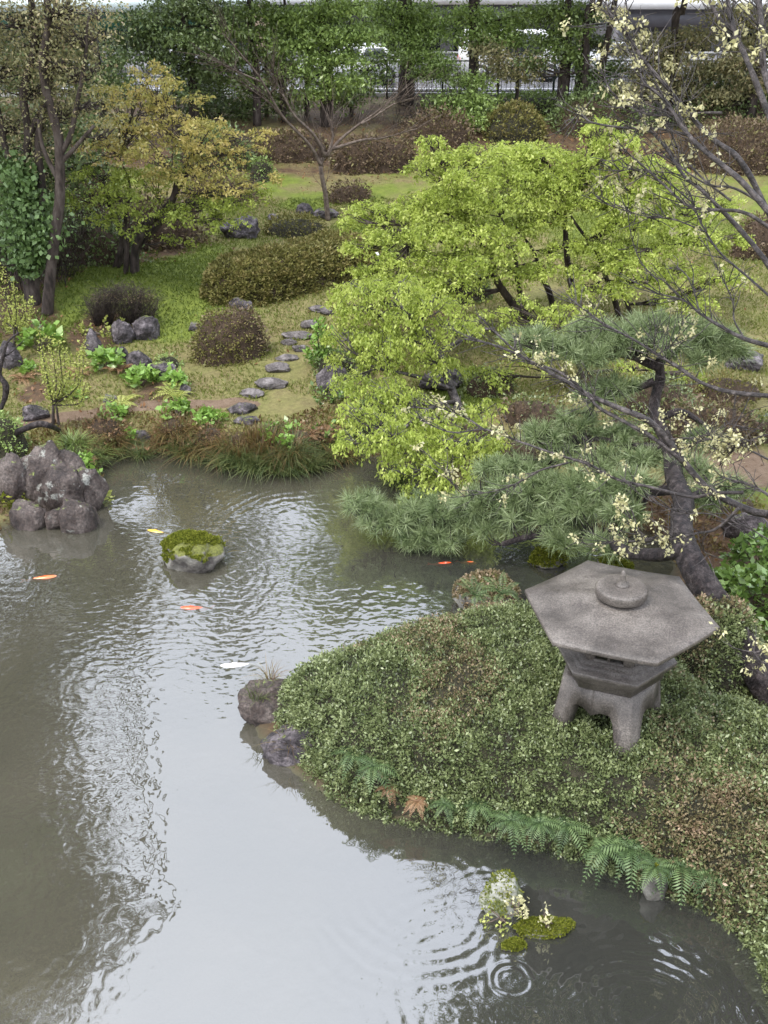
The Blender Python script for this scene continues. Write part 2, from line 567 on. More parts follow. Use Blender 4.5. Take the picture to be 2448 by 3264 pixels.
green = np.zeros_like(GX)
for a in [(330, 900, 2.6), (500, 850, 2.4), (620, 930, 1.8), (560, 1000, 1.2), (230, 890, 2.2), (250, 960, 1.4), (1650, 350, 2.5), (1500, 340, 2.2), (2350, 1550, 1.0), (980, 640, 1.0), (1150, 720, .8), (1500, 1250, 1.0)]:
    green = np.maximum(green, blob(*a))
green = np.maximum(green, .62 * np.clip((GY - 21.5) / 2, 0, 1) * np.clip((34 - GY) / 3, 0, 1) * np.clip(_n * 2 - .2, 0, 1))
dirt = np.zeros_like(GX)
pp = [tuple(G(x, y)[:2]) for x, y in [(-60, 1385), (90, 1352), (200, 1330), (330, 1312), (480, 1292), (620, 1288), (740, 1284), (800, 1290)]]
dd = np.full(GX.shape, 9.)
for (x0, y0), (x1, y1) in zip(pp[:-1], pp[1:]):
    ex, ey = x1 - x0, y1 - y0
    t = np.clip(((GX - x0) * ex + (GY - y0) * ey) / (ex * ex + ey * ey), 0, 1)
    dd = np.minimum(dd, np.hypot(GX - x0 - t * ex, GY - y0 - t * ey))
dirt = np.clip(1.6 - dd / 0.14, 0, 1)
for a in [(2330, 1480, .9), (2250, 1510, .7), (0, 1520, .4), (2400, 2350, .8), (2420, 2500, .6)]:
    dirt = np.maximum(dirt, blob(*a))
litter = np.clip((GY - 27) / 5, 0, 1) * np.clip(1.2 - _n * 1.2, 0, 1)
for a in [(30, 900, 1.8), (60, 1020, 1.0), (40, 780, 3), (2250, 1690, 1.4), (2330, 1800, 1.6), (2250, 1900, 1.2), (330, 1060, .9), (2200, 1280, .8), (1300, 1000, 1.2), (250, 780, 2.5), (420, 780, 2.0), (900, 2330, 1.2), (1000, 2450, 1.0), (1130, 2540, .9), (1300, 2600, .9), (130, 1250, .5), (500, 1260, .5)]:  # the blobs behind the lantern paint the pine's deep shade in litter colours
    litter = np.maximum(litter, blob(*a))

m, nt, o = newmat('garden_ground')
g = N(nt, 'ShaderNodeNewGeometry')


def att(n):
    return N(nt, 'ShaderNodeAttribute', attribute_name=n).outputs['Fac']


def noi(s, d=6, r=.6):
    q = N(nt, 'ShaderNodeTexNoise', Scale=s, Detail=d, Roughness=r)
    nt.links.new(g.outputs['Position'], q.inputs['Vector'])
    return q.outputs['Fac']


def mix(f, a, b):
    x = N(nt, 'ShaderNodeMixRGB')
    for i, s in enumerate((f, a, b)):
        nt.links.new(s, x.inputs[i])
    return x.outputs[0]


def msk(n, lo=.35, hi=.6):
    q = N(nt, 'ShaderNodeMath', operation='MULTIPLY_ADD')
    nt.links.new(noi(2.2), q.inputs[0])
    q.inputs[1].default_value = .7
    sub = N(nt, 'ShaderNodeMath', operation='MULTIPLY_ADD')
    nt.links.new(att(n), sub.inputs[0])
    sub.inputs[1].default_value = 1.0
    sub.inputs[2].default_value = -.35
    nt.links.new(sub.outputs[0], q.inputs[2])
    return ramp(nt, q.outputs[0], [(lo, (0, 0, 0)), (hi, (1, 1, 1))])


base = ramp(nt, noi(1.1), [(.35, (.16, .12, .06)), (.5, (.185, .165, .065)), (.62, (.14, .15, .04))])
base2 = ramp(nt, noi(14), [(.35, (.09, .075, .035)), (.65, (.22, .195, .08))])
x = N(nt, 'ShaderNodeMixRGB')
x.inputs[0].default_value = .5
nt.links.new(base, x.inputs[1])
nt.links.new(base2, x.inputs[2])
grc = ramp(nt, noi(5), [(.3, (.09, .12, .02)), (.7, (.17, .205, .035))])
c = mix(msk('green'), x.outputs[0], grc)
lic = ramp(nt, noi(9), [(.3, (.04, .03, .018)), (.55, (.10, .06, .035)), (.75, (.10, .10, .03))])
c = mix(msk('litter'), c, lic)
dic = ramp(nt, noi(7), [(.3, (.12, .08, .052)), (.7, (.19, .135, .095))])
c = mix(msk('dirt', .4, .55), c, dic)
bed = ramp(nt, noi(1.4), [(.3, (.05, .05, .03)), (.7, (.10, .09, .055))])
sepz = N(nt, 'ShaderNodeSeparateXYZ')
nt.links.new(g.outputs['Position'], sepz.inputs[0])
mz = N(nt, 'ShaderNodeMapRange')
mz.inputs['From Min'].default_value = 0.0
mz.inputs['From Max'].default_value = 0.1
mz.inputs['To Min'].default_value = 1
mz.inputs['To Max'].default_value = 0
nt.links.new(sepz.outputs[2], mz.inputs['Value'])
c = mix(mz.outputs[0], c, bed)
b = N(nt, 'ShaderNodeBsdfPrincipled', Roughness=.85)
b.inputs['Specular IOR Level'].default_value = .25
nt.links.new(c, b.inputs['Base Color'])
bu = N(nt, 'ShaderNodeBump', Strength=.7, Distance=.05)
nt.links.new(noi(18, 8, .7), bu.inputs['Height'])
nt.links.new(bu.outputs[0], b.inputs['Normal'])
nt.links.new(b.outputs[0], o.inputs[0])
M['ground'] = m

mb = MB()
ny, nx = GX.shape
i = np.arange(ny - 1)[:, None] * nx + np.arange(nx - 1)[None, :]
q = np.stack([i, i + 1, i + nx + 1, i + nx], -1).reshape(-1, 4)
mb.add(np.stack([GX, GY, GZ], -1).reshape(-1, 3), q)
tag(mb.build('ground', M['ground'], smooth=True, origin=np.zeros(3), extra={'green': green.ravel(), 'dirt': dirt.ravel(), 'litter': litter.ravel()}), kind='structure')

# ---- water
m, nt, o = newmat('pond_water')
g = N(nt, 'ShaderNodeNewGeometry')
sep = N(nt, 'ShaderNodeSeparateXYZ')
nt.links.new(g.outputs['Position'], sep.inputs[0])


def math_(op, a, b=None, c=None):
    q = N(nt, 'ShaderNodeMath', operation=op)
    for i, s in enumerate((a, b, c)):
        if s is None:
            continue
        if isinstance(s, (int, float)):
            q.inputs[i].default_value = s
        else:
            nt.links.new(s, q.inputs[i])
    return q.outputs[0]


def noiw(s, d=2, r=.5, st=(1, 1, 1), dist=0.0):
    mp = N(nt, 'ShaderNodeMapping')
    mp.inputs['Scale'].default_value = st
    nt.links.new(g.outputs['Position'], mp.inputs[0])
    q = N(nt, 'ShaderNodeTexNoise', Scale=s, Detail=d, Roughness=r, Distortion=dist)
    nt.links.new(mp.outputs[0], q.inputs['Vector'])
    return q.outputs['Fac']


h = math_('MULTIPLY', noiw(3.6, 2, .5, (1.25, 1, 1), 0.4), 1.0)
h = math_('MULTIPLY_ADD', noiw(9.5, 1, .5, (1, .8, 1), .4), 0.75, math_('MULTIPLY', h, .8))
# calm and ruffled patches
cm = N(nt, 'ShaderNodeMapRange')
cm.inputs['From Min'].default_value = .38
cm.inputs['From Max'].default_value = .62
cm.inputs['To Min'].default_value = .25
cm.inputs['To Max'].default_value = 1.0
nt.links.new(noiw(.35, 2), cm.inputs['Value'])
h = math_('MULTIPLY', h, cm.outputs[0])
h = math_('MULTIPLY', h, .0046)
wobn = math_('MULTIPLY', math_('SUBTRACT', noiw(2.2, 2), .5), .16)
ampn = math_('MULTIPLY', math_('SUBTRACT', noiw(1.3, 3), .30), 2.6)
# a breeze-ruffled patch round the mossed rock
c0 = P(660, 1960, 0)
ex_ = math_('DIVIDE', math_('SUBTRACT', sep.outputs[0], float(c0[0])), 1.7)
ey_ = math_('DIVIDE', math_('SUBTRACT', sep.outputs[1], float(c0[1])), 2.0)
ee_ = math_('EXPONENT', math_('MULTIPLY', math_('ADD', math_('MULTIPLY', ex_, ex_), math_('MULTIPLY', ey_, ey_)), -1.0))
h = math_('MULTIPLY_ADD', math_('MULTIPLY', noiw(10.5, 1, .4, (.75, 1.2, 1), .4), ee_), .0075, h)
# drop rings: centre px, radius m, ring width m, height, wavelength
for (px, py, r0, w, amp, wl) in [(1633, 3125, .13, .05, .0022, .07), (2180, 3150, .80, .22, .0011, .11), (1900, 3080, .75, .30, .0012, .12), (1340, 2850, .65, .30, .0015, .12), (1560, 2880, .30, .10, .0012, .09),
                                 (1560, 3180, .8, .30, .001, .13), (2050, 3300, .6, .3, .0012, .1), (600, 1830, .95, .35, .0009, .14),
                                 (1000, 1690, 1.3, .5, .0007, .15)]:
    c0 = P(px, py, 0)
    dx = math_('SUBTRACT', sep.outputs[0], float(c0[0]))
    dy = math_('SUBTRACT', sep.outputs[1], float(c0[1]))
    rr = math_('SQRT', math_('ADD', math_('MULTIPLY', dx, dx), math_('MULTIPLY', dy, dy)))
    rr = math_('ADD', rr, wobn)
    e = math_('DIVIDE', math_('SUBTRACT', rr, r0), w)
    e = math_('EXPONENT', math_('MULTIPLY', math_('MULTIPLY', e, e), -1.0))
    s = math_('MULTIPLY', math_('SINE', math_('MULTIPLY', rr, 2 * math.pi / wl)), amp)
    h = math_('MULTIPLY_ADD', math_('MULTIPLY', s, ampn), e, h)
bu = N(nt, 'ShaderNodeBump', Strength=1.0, Distance=1.0)
nt.links.new(h, bu.inputs['Height'])
fr = N(nt, 'ShaderNodeFresnel', IOR=2.1)
nt.links.new(bu.outputs[0], fr.inputs['Normal'])
gl = N(nt, 'ShaderNodeBsdfGlossy', Roughness=.02)
gl.inputs['Color'].default_value = (1, 1, 1, 1)
nt.links.new(bu.outputs[0], gl.inputs['Normal'])
murk = N(nt, 'ShaderNodeBsdfDiffuse')
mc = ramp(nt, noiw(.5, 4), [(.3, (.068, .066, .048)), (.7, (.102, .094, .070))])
# murk painted darker towards the lantern bank, for shading and dark reflections there
shd_ = N(nt, 'ShaderNodeMapRange')
shd_.inputs['From Min'].default_value = -.6
shd_.inputs['From Max'].default_value = 1.0
nt.links.new(sep.outputs[0], shd_.inputs['Value'])
mshd = N(nt, 'ShaderNodeMixRGB')
nt.links.new(math_('MULTIPLY', shd_.outputs[0], .75), mshd.inputs[0])
nt.links.new(mc, mshd.inputs[1])
mshd.inputs[2].default_value = (.032, .034, .034, 1)
nt.links.new(mshd.outputs[0], murk.inputs[0])
tr = N(nt, 'ShaderNodeBsdfTransparent')
tr.inputs[0].default_value = (.75, .78, .6, 1)
m1 = N(nt, 'ShaderNodeMixShader')
m1.inputs[0].default_value = .62
nt.links.new(tr.outputs[0], m1.inputs[1])
nt.links.new(murk.outputs[0], m1.inputs[2])
m2 = N(nt, 'ShaderNodeMixShader')
nt.links.new(math_('MINIMUM', math_('MULTIPLY', fr.outputs[0], 1.35), .9), m2.inputs[0])
nt.links.new(m1.outputs[0], m2.inputs[1])
nt.links.new(gl.outputs[0], m2.inputs[2])
nt.links.new(m2.outputs[0], o.inputs[0])
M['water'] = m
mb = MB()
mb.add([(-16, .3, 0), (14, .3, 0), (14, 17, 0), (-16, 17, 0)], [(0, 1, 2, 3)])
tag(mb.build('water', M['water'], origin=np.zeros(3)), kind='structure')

# ---- street
M['street'] = noisemat('wet_street', [(.15, .15, .16), (.21, .21, .22), (.27, .27, .28)], 3, .15, .1, 60, spec=.8)
mb = MB()
mb.add([(-80, 39.2, 2.80), (80, 39.2, 2.80), (80, 49, 2.80), (-80, 49, 2.80)], [(0, 1, 2, 3)])
tag(mb.build('street', M['street']), kind='structure')
M['kerb'] = noisemat('kerb_concrete', [(.22, .22, .21), (.36, .35, .34)], 5, .8, .3, 40)


def box(mb, x0, x1, y0, y1, z0, z1, a=.5):
    v = [(x0, y0, z0), (x1, y0, z0), (x1, y1, z0), (x0, y1, z0), (x0, y0, z1), (x1, y0, z1), (x1, y1, z1), (x0, y1, z1)]
    mb.add(v, [(0, 3, 2, 1), (4, 5, 6, 7), (0, 1, 5, 4), (1, 2, 6, 5), (2, 3, 7, 6), (3, 0, 4, 7)], None, a)


mb = MB()
box(mb, -80, 80, 39.0, 39.2, 2.6, 2.92)
tag(mb.build('kerb', M['kerb']), kind='structure')
mb = MB()
mb.add([(-80, 42.0, 2.804), (80, 42.0, 2.804), (80, 42.12, 2.804), (-80, 42.12, 2.804)], [(0, 1, 2, 3)])
tag(mb.build('road_marking', plain('white_line', (.8, .8, .8), .6)), kind='structure')

# ------------------------------------------------------------------ builders
def sample_mesh(V, Q, n, rng=RNG, minz=None):
    A, B, C_, D_ = V[Q[:, 0]], V[Q[:, 1]], V[Q[:, 2]], V[Q[:, 3]]
    nr = np.cross(C_ - A, D_ - B)
    ar = np.linalg.norm(nr, axis=1)
    k = rng.choice(len(Q), n, p=ar / ar.sum())
    u, v = rng.random((n, 1)), rng.random((n, 1))
    p = (A[k] * (1 - u) + B[k] * u) * (1 - v) + (D_[k] * (1 - u) + C_[k] * u) * v
    return p, unit(nr[k])


def mound_mesh(poly, H, R, sp=0.06, lump=0.10, ls=2.2, seed=1.0, zb=None, edge=0.0):
    p = np.array(poly)
    x = np.arange(p[:, 0].min() - sp, p[:, 0].max() + 2 * sp, sp)
    y = np.arange(p[:, 1].min() - sp, p[:, 1].max() + 2 * sp, sp)
    X, Y = np.meshgrid(x, y)
    X = X + (n2(X, Y, 2.3, seed + 4) - .5) * 0.3 * min(1, R)
    d = pip_sdf(X, Y, poly)
    t = np.clip(d / R, 0, 1)
    h = H * np.sqrt(np.clip(1 - (1 - t) ** 2, 0, 1))
    h = h * (1 + lump * 2 * (n2(X, Y, ls, seed) - .5)) + 0.02 * n2(X, Y, 9, seed)
    base = (gz(X.ravel(), Y.ravel()).reshape(X.shape)) if zb is None else np.full(X.shape, zb)
    base = np.maximum(base, 0.02) - edge
    Z = base + np.where(d > 0, h, -0.05)
    ny, nx = X.shape
    i = np.arange(ny - 1)[:, None] * nx + np.arange(nx - 1)[None, :]
    q = np.stack([i, i + 1, i + nx + 1, i + nx], -1).reshape(-1, 4)
    m = (d.ravel()[q] > -sp * 1.2).any(1)
    q = q[m]
    V = np.stack([X, Y, Z], -1).reshape(-1, 3)
    u, inv = np.unique(q, return_inverse=True)
    return V[u], inv.reshape(q.shape)


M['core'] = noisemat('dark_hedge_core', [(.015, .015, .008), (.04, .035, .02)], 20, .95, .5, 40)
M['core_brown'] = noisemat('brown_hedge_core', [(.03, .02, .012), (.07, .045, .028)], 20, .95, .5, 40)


def hedge(name, label, cat, poly, H, R, leaf, n, size, core='core', group=None, seed=1.0, sp=0.07, lump=.1, ls=2.2, zb=None, fuzz=.03, red=None, width=.5, nb=1.2, edge=0.):
    V, Q = mound_mesh(poly, H, R, sp, lump, ls, seed, zb, edge)
    c = V.mean(0)
    root = thing(name, (c[0], c[1], V[:, 2].min()), label, cat, group)
    mb = MB()
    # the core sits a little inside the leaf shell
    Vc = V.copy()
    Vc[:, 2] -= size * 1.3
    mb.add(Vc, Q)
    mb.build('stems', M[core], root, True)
    rng = np.random.default_rng(int(seed * 100) + 5)
    p, nr = sample_mesh(V, Q, n, rng)
    nr = nr * np.sign(nr[:, 2:3] + 1e-6)
    p = p + nr * (rng.normal(size=(n, 1)) * fuzz)
    k = fbm(p * 1.1 + seed, 3)
    tuft = fbm(p * 9 + seed, 2)
    a = np.clip(.5 + (tuft - .5) * 1.1 + (rng.random(n) - .5) * .7, 0, 1)
    gap = fbm(p * 3.4 + seed * 2, 2)
    keep = rng.random(n) < np.clip(.35 + (tuft - .35) * 2.6, .25, 1) * np.clip((gap - .2) * 7, .45, 1)
    p = p - nr * (np.clip(.42 - gap, 0, .3) * size * 2.5)[:, None]
    p = p + nr * ((tuft - .5) * size * 2.0)[:, None]
    if red is not None:
        isr = (k + (rng.random(n) - .5) * .25 > red[1]) & keep
        mb = MB()
        leaves(mb, p[isr], size, width, 0.0, nr[isr], nb, a[isr], rng)
        mb.build('rusty_foliage', M[red[0]], root)
        keep &= ~isr
    mb = MB()
    kp = np.where(keep)[0]
    k1, k2 = kp[: int(len(kp) * .7)], kp[int(len(kp) * .7):]
    leaves(mb, p[k1], size * .9, width, 0.0, nr[k1], nb, a[k1], rng, .3)
    leaves(mb, p[k2] + nr[k2] * size * .3, size * 1.12, width, -.05, nr[k2], nb * .9, np.clip(a[k2] + .12, 0, 1), rng, .4)
    mb.build('foliage', M[leaf], root)
    return root


def ell(cx, cy, rx, ry, rot=0, n=28, p=2.3):
    t = np.linspace(0, 2 * math.pi, n, endpoint=False)
    c, s = np.cos(t), np.sin(t)
    x = np.sign(c) * abs(c) ** (2 / p) * rx
    y = np.sign(s) * abs(s) ** (2 / p) * ry
    return [(cx + a * math.cos(rot) - b * math.sin(rot), cy + a * math.sin(rot) + b * math.cos(rot)) for a, b in zip(x, y)]


def hedge_px(name, label, cat, x0, x1, ytop, ybase, leaf, depth=None, dens=1.0, size=.05, **k):
    """clipped bush from its picture extent: left, right, top, front base"""
    f = G((x0 + x1) / 2, ybase)
    m = ppm(f)
    w = (x1 - x0) / m
    dp = depth or w * .7
    th = math.atan2(CAMZ - f[2], f[1])
    c = (f[0] * (1 + dp / 2 / f[1]), f[1] + dp / 2)
    m2 = ppm(np.array([c[0], c[1], f[2]]))
    H = max(.15, ((ybase - ytop) / m2 - dp * .75 * math.sin(th)) / math.cos(th))
    rx = (x1 - x0) / m2 / 2
    k.setdefault('R', min(H * 1.1, dp * .5, rx))
    R = k.pop('R')
    A = math.pi * rx * dp / 2 + 2 * (rx + dp) * H
    n = int(A / (size * size * .5) * 2.6 * dens)
    return hedge(name, label, cat, ell(c[0], c[1], rx, dp / 2), H, R, leaf, n, size, **k)


_ico = {}


def ico(sub):
    if sub not in _ico:
        bm = bmesh.new()
        bmesh.ops.create_icosphere(bm, subdivisions=sub, radius=1)
        V = np.array([v.co[:] for v in bm.verts])
        T = np.array([[v.index for v in f.verts] for f in bm.faces])
        bm.free()
        _ico[sub] = (V, T)
    return _ico[sub]


def rock_geo(mb, c, s, seed, cuts=9, rough=.22, sub=4, rot=0.0, tilt=0.0, depth=.62, ridge=.26):
    V, T = ico(sub)
    V = V * 1.0
    rg = np.random.default_rng(int(seed * 13 + 7))
    v = V * (1 + rough * 2.5 * (fbm(V * 1.3 + seed * 3.7, 4)[:, None] - .5))
    for _ in range(cuts):
        n = unit(rg.normal(size=3))
        h = depth + .25 * rg.random()
        dd = np.maximum(0, v @ n - h)
        v = v - dd[:, None] * n * .93
    rd = 1 - np.abs(2 * fbm(V * 2.6 + seed * 1.3, 4) - 1)
    v = v * (1 + .16 * (fbm(V * 4.5 + seed, 4)[:, None] - .5) + ridge * (rd[:, None] - .8))
    v = v + unit(v) * (fbm(V * 11 + seed, 3)[:, None] - .5) * .10
    v = v * np.array(s)
    ct, st = math.cos(tilt), math.sin(tilt)
    v = np.stack([v[:, 0] * ct + v[:, 2] * st, v[:, 1], -v[:, 0] * st + v[:, 2] * ct], 1)
    cr, sr = math.cos(rot), math.sin(rot)
    v = np.stack([v[:, 0] * cr - v[:, 1] * sr, v[:, 0] * sr + v[:, 1] * cr, v[:, 2]], 1)
    mb.add(v + np.array(c), None, T, rg.random())
    return v + np.array(c)


def rock(label, x0, x1, ytop, ybase, seed, mat='rock', name='rock', group=None, dep=.8, rot=None, tilt=0., z=None, cuts=9, rough=.22, flat=None, sunk=.25, cat='rock', parent=None):
    f = G((x0 + x1) / 2, ybase) if z is None else P((x0 + x1) / 2, ybase, z)
    m = ppm(f)
    w = (x1 - x0) / m * .5 * 1.12
    th = math.atan2(CAMZ - f[2], f[1])
    d = w * dep
    hh = (ybase - ytop) / m
    H = flat if flat else max(.06, (hh - 1.2 * d * math.sin(th)) / math.cos(th))
    sz = H / (1.85 - sunk * 1.2) * 1.1
    c = (f[0] * (1 + d / f[1]), f[1] + d * .85, f[2] + H - sz * .93)
    mb = MB()
    rock_geo(mb, c, (w, d, sz), seed, cuts, rough, rot=(seed * 1.7 % 1 - .5) * .6 if rot is None else rot, tilt=tilt)
    o = mb.build(name, M[mat], parent, False)
    if parent is None:
        tag(o, label, cat, group)
    return o, np.array(c), (w, d, sz)


def blades(mb, c, n, L, spread, width, rng, lean=.8, a=None, up=.6):
    """arching grass blades from a tuft"""
    az = rng.random(n) * 2 * math.pi
    ln = L * (.55 + .6 * rng.random(n))
    le = lean * (.25 + .9 * rng.random(n))
    r0 = spread * np.sqrt(rng.random(n))
    dirs = np.stack([np.cos(az), np.sin(az)], 1)
    b = np.zeros((n, 3)) + c
    b[:, :2] += dirs * r0[:, None] * .6 + rng.normal(size=(n, 2)) * spread * .3
    seg = 4
    pts = []
    for k in range(seg + 1):
        t = k / seg
        hz = ln * le * t ** 1.5
        z = ln * (up * 1.6 * t - (up * .9) * le * t * t * 1.1)
        q = b.copy()
        q[:, :2] += dirs * hz[:, None]
        q[:, 2] += z
        pts.append(q)
    side = np.stack([-dirs[:, 1], dirs[:, 0], np.zeros(n)], 1)
    V = []
    for k in range(seg + 1):
        w = width * (1 - (k / seg) ** 1.5 * .9) * .5
        V += [pts[k] - side * w, pts[k] + side * w]
    V = np.stack(V, 1)
    q = np.array([[2 * k, 2 * k + 1, 2 * k + 3, 2 * k + 2] for k in range(seg)])
    Q = (np.arange(n)[:, None, None] * (2 * (seg + 1)) + q[None]).reshape(-1, 4)
    aa = rng.random(n) if a is None else a
    mb.add(V.reshape(-1, 3), Q, None, np.repeat(aa, 2 * (seg + 1)))


def frond(mb, base, az, L, rise, droop, rng, wid=.28, a=.5, npin=14):
    t = np.linspace(0, 1, npin + 2)
    d = np.array([math.cos(az), math.sin(az)])
    r = L * t
    z = rise * L * t - droop * L * t ** 2
    pts = np.stack([base[0] + d[0] * r, base[1] + d[1] * r, base[2] + z], 1)
    side = np.array([-d[1], d[0], 0])
    tg = unit(np.gradient(pts, axis=0))
    V, A = [], []
    for k in range(1, npin + 2):
        l = (wid * L * math.sin(math.pi * min(1, (t[k] * .93 + .07)) ** .8) * .8 + .006) * (.8 + .4 * rng.random())
        for s in (-1, 1):
            p = pts[k]
            e = p + (side * s * .92 + tg[k] * .35) * l + np.array([0, 0, -.18 * l])
            w = tg[k] * (L / npin) * .36
            mid = p * .55 + e * .45
            V += [p - w * .3, mid - w, e, mid + w]
            A += [min(1, max(0, a + rng.normal() * .12))] * 4
    V = np.array(V)
    mb.add(V, np.arange(len(V)).reshape(-1, 4), None, np.array(A))
    tube(mb, pts, .004, .001, 3, smooth_n=1, a=.2)


def fern(label, pt, n, L, seed, mat='fern', rise=.8, droop=.9, group='ferns along the lantern hedge', cat='fern', az0=0, azr=2 * math.pi):
    rng = np.random.default_rng(seed)
    mb = MB()
    for k in range(n):
        frond(mb, pt, az0 + azr * (k + rng.random() * .8) / n, L * (.7 + .5 * rng.random()), rise * (.7 + .6 * rng.random()), droop * (.8 + .4 * rng.random()), rng, a=.2 + .7 * rng.random())
    return tag(mb.build('fern', M[mat], None), label, cat, group)


def leafy(label, px, py, w_m, h_m, n, size, mat, seed, name='leafy_plant', cat='plant', group='bright leafy plants on the bank', stem='bark_tan', z=None, width=.6, ov=None):
    """a low broad-leaved plant: stems from one crown, rosettes of leaves at their ends"""
    rng = np.random.default_rng(seed)
    b = G(px, py) if z is None else P(px, py, z)
    root = thing(name, b, label, cat, group)
    ms, ml = MB(), MB()
    ns = max(5, n // 16)
    for k in range(ns):
        az = rng.random() * 6.28
        r = math.sqrt(rng.random()) * w_m / 2
        hh = h_m * (1 - .5 * (r / (w_m / 2)) ** 2) * (.6 + .4 * rng.random())
        e = b + np.array([math.cos(az) * r, math.sin(az) * r, hh])
        tube(ms, [b + rng.normal(size=3) * [.02, .02, 0], (b + e) / 2 + [0, 0, hh * .15], e], .008, .004, 4, smooth_n=3)
        kk = n // ns
        p = e + rng.normal(size=(kk, 3)) * [.02, .02, .05]
        rad = unit(np.stack([rng.normal(size=kk), rng.normal(size=kk), .25 + .5 * rng.random(kk)], 1))
        leaves(ml, p, size, width, .1, rad, 2.5, None, rng)
    ms.build('stems', M[stem], root)
    ml.build('foliage', M[mat], root)
    return root


def sprays(mb, mt, c, r, n_leaf, size, width, droop, rng, per=38, arc=.55, top=.4, twig=.006, keep=1.):
    """feathery crown: arching twigs running outward through an ellipsoid, leaves hanging along them"""
    ns = max(4, int(n_leaf / per))
    az = rng.random(ns) * 2 * math.pi
    rad = np.sqrt(rng.random(ns)) * .75
    zz = (rng.random(ns) * 2 - 1) * .8
    zz = np.where(rng.random(ns) < top, np.abs(zz), zz)
    s0 = c + np.stack([np.cos(az) * rad * r[0], np.sin(az) * rad * r[1], zz * r[2]], 1)
    m = fbm(s0 * 1.9 + 11, 2) > (1 - keep) * .9
    s0, az = s0[m], az[m]
    ns = len(s0)
    if ns == 0:
        return s0
    az = az + rng.normal(size=ns) * .7
    L = r[0] * (.35 + .6 * rng.random(ns)) * .8
    t = np.linspace(0, 1, 6)
    d = np.stack([np.cos(az), np.sin(az)], 1)
    path = np.repeat(s0[:, None, :], 6, 1)
    path[:, :, :2] += d[:, None, :] * (L[:, None] * t[None, :])[:, :, None]
    lift = .10 + .18 * rng.random(ns)
    path[:, :, 2] += L[:, None] * (lift[:, None] * t[None, :] - arc * (.7 + .6 * rng.random((ns, 1))) * t[None, :] ** 2.2)
    cnt = np.maximum(6, (per * (.6 + .8 * rng.random(ns)) * (L / L.mean())).astype(int))
    idx = np.repeat(np.arange(ns), cnt)
    u = rng.random(len(idx)) ** .8 * 4.999
    k = u.astype(int)
    f = (u - k)[:, None]
    pos = path[idx, k] * (1 - f) + path[idx, k + 1] * f
    sg = .55 * size + .035 * L[idx]
    pos = pos + rng.normal(size=pos.shape) * (sg[:, None] * np.array([1, 1, .45]))
    pos[:, 2] -= np.abs(rng.normal(size=len(pos))) * size * .5
    a = np.clip(rng.random(ns)[idx] * .45 + rng.random(len(idx)) * .35 + (u / 5) * .2, 0, 1)
    leaves(mb, pos, size, width, droop, a=a, rng=rng)
    for j in rng.permutation(ns)[:max(3, ns // 3)]:
        tube(mt, path[j][::2], twig, twig * .4, 3, smooth_n=1)
    return path[:, 0]


def tree(name, label, cat, base, trunks, clumps, leaf, bark, size=.06, cov=1.0, spread=.2, flat=.4, width=.5, droop=.3, keep=1.0, group=None, seed=1, twigs=10, branch_r=.035, limbr=.35, Y=None, extra_leaf=None, sides=8, wob=.12, cl_n=None, top=.4, twig_r=.012, sub_r=None, twig_show=1.0, spray=0):
    """trunks: [(radii, [points])], clumps: [(centre, radii)] all in metres"""
    rng = np.random.default_rng(seed)
    root = thing(name, base, label, cat, group)
    mt = MB()
    tp, tr_ = [], []
    for rads, pts in trunks:
        c, r = tube(mt, pts, 0, sides=sides, rad=rads, wob=wob, seed=seed)
        tp.append(c)
        tr_.append(r)
    TP, TR = np.vstack(tp), np.concatenate(tr_)
    ml = MB()
    mx = MB()
    for ci, cl in enumerate(clumps):
        c, r = np.array(cl[0], float), np.array(cl[1], float)
        dist = np.linalg.norm(TP - c, axis=1) + np.maximum(0, TP[:, 2] - c[2] + .1) * 1.5
        k = int(np.argmin(dist))
        s = TP[k]
        L = np.linalg.norm(c - s)
        rb = min(TR[k] * .6, branch_r * (.6 + L * .25))
        mid = (s + c) / 2 + np.array([0, 0, -.06 * L]) + rng.normal(size=3) * .07 * L
        lc, lr = tube(mt, [s, s * .7 + mid * .3 + [0, 0, .0], mid, c], 0, rad=[rb, rb * .6, rb * .35], sides=6, wob=wob, smooth_n=4, seed=ci)
        area = 4 * (r[0] * r[1] + r[0] * r[2] + r[1] * r[2])
        nl_tot = area / (size * size * width) * 1.9 * cov
        ns = int(np.clip(nl_tot / 14, 5, 2500)) if cl_n is None else cl_n
        if spray:
            e = sprays(ml, mt, c, r * 1.0, nl_tot, size, width, droop, rng, arc=spray, keep=keep, top=top)
        else:
            e = crown(ml, c, r, ns, nl_tot / ns, size, spread, flat, width, droop, top, rng, keep=keep)
        if len(e):
            for t in e[rng.permutation(len(e))[:twigs]]:
                st = lc[int(len(lc) * (.35 + .6 * rng.random()))] if len(lc) > 3 else lc[-1]
                md = (st + t) / 2 + rng.normal(size=3) * .06 * np.linalg.norm(t - st) + [0, 0, -.04]
                tube(mt, [st, md, t], twig_r, twig_r * .35, 4, smooth_n=3)
    mt.build('trunk', M[bark], root, True)
    if ml.n:
        ml.build('crown', M[leaf], root)
    return root


def px3(pts, Y, k=1.0):
    """[(px,py,dy)] -> metres at depth Y+dy"""
    return [D(p[0], p[1], Y + (p[2] if len(p) > 2 else 0)) for p in pts]


def clp(lst, Y, dp=.9):
    """[(px,py,rx_px,ry_px,dy[,ry scale])] -> clump list"""
    out = []
    for c in lst:
        dy = c[4] if len(c) > 4 else 0
        p = D(c[0], c[1], Y + dy)
        m = ppm(p)
        rx, rz = c[2] / m, c[3] / m
        out.append((p, (rx, rx * (c[5] if len(c) > 5 else dp), rz)))
    return out

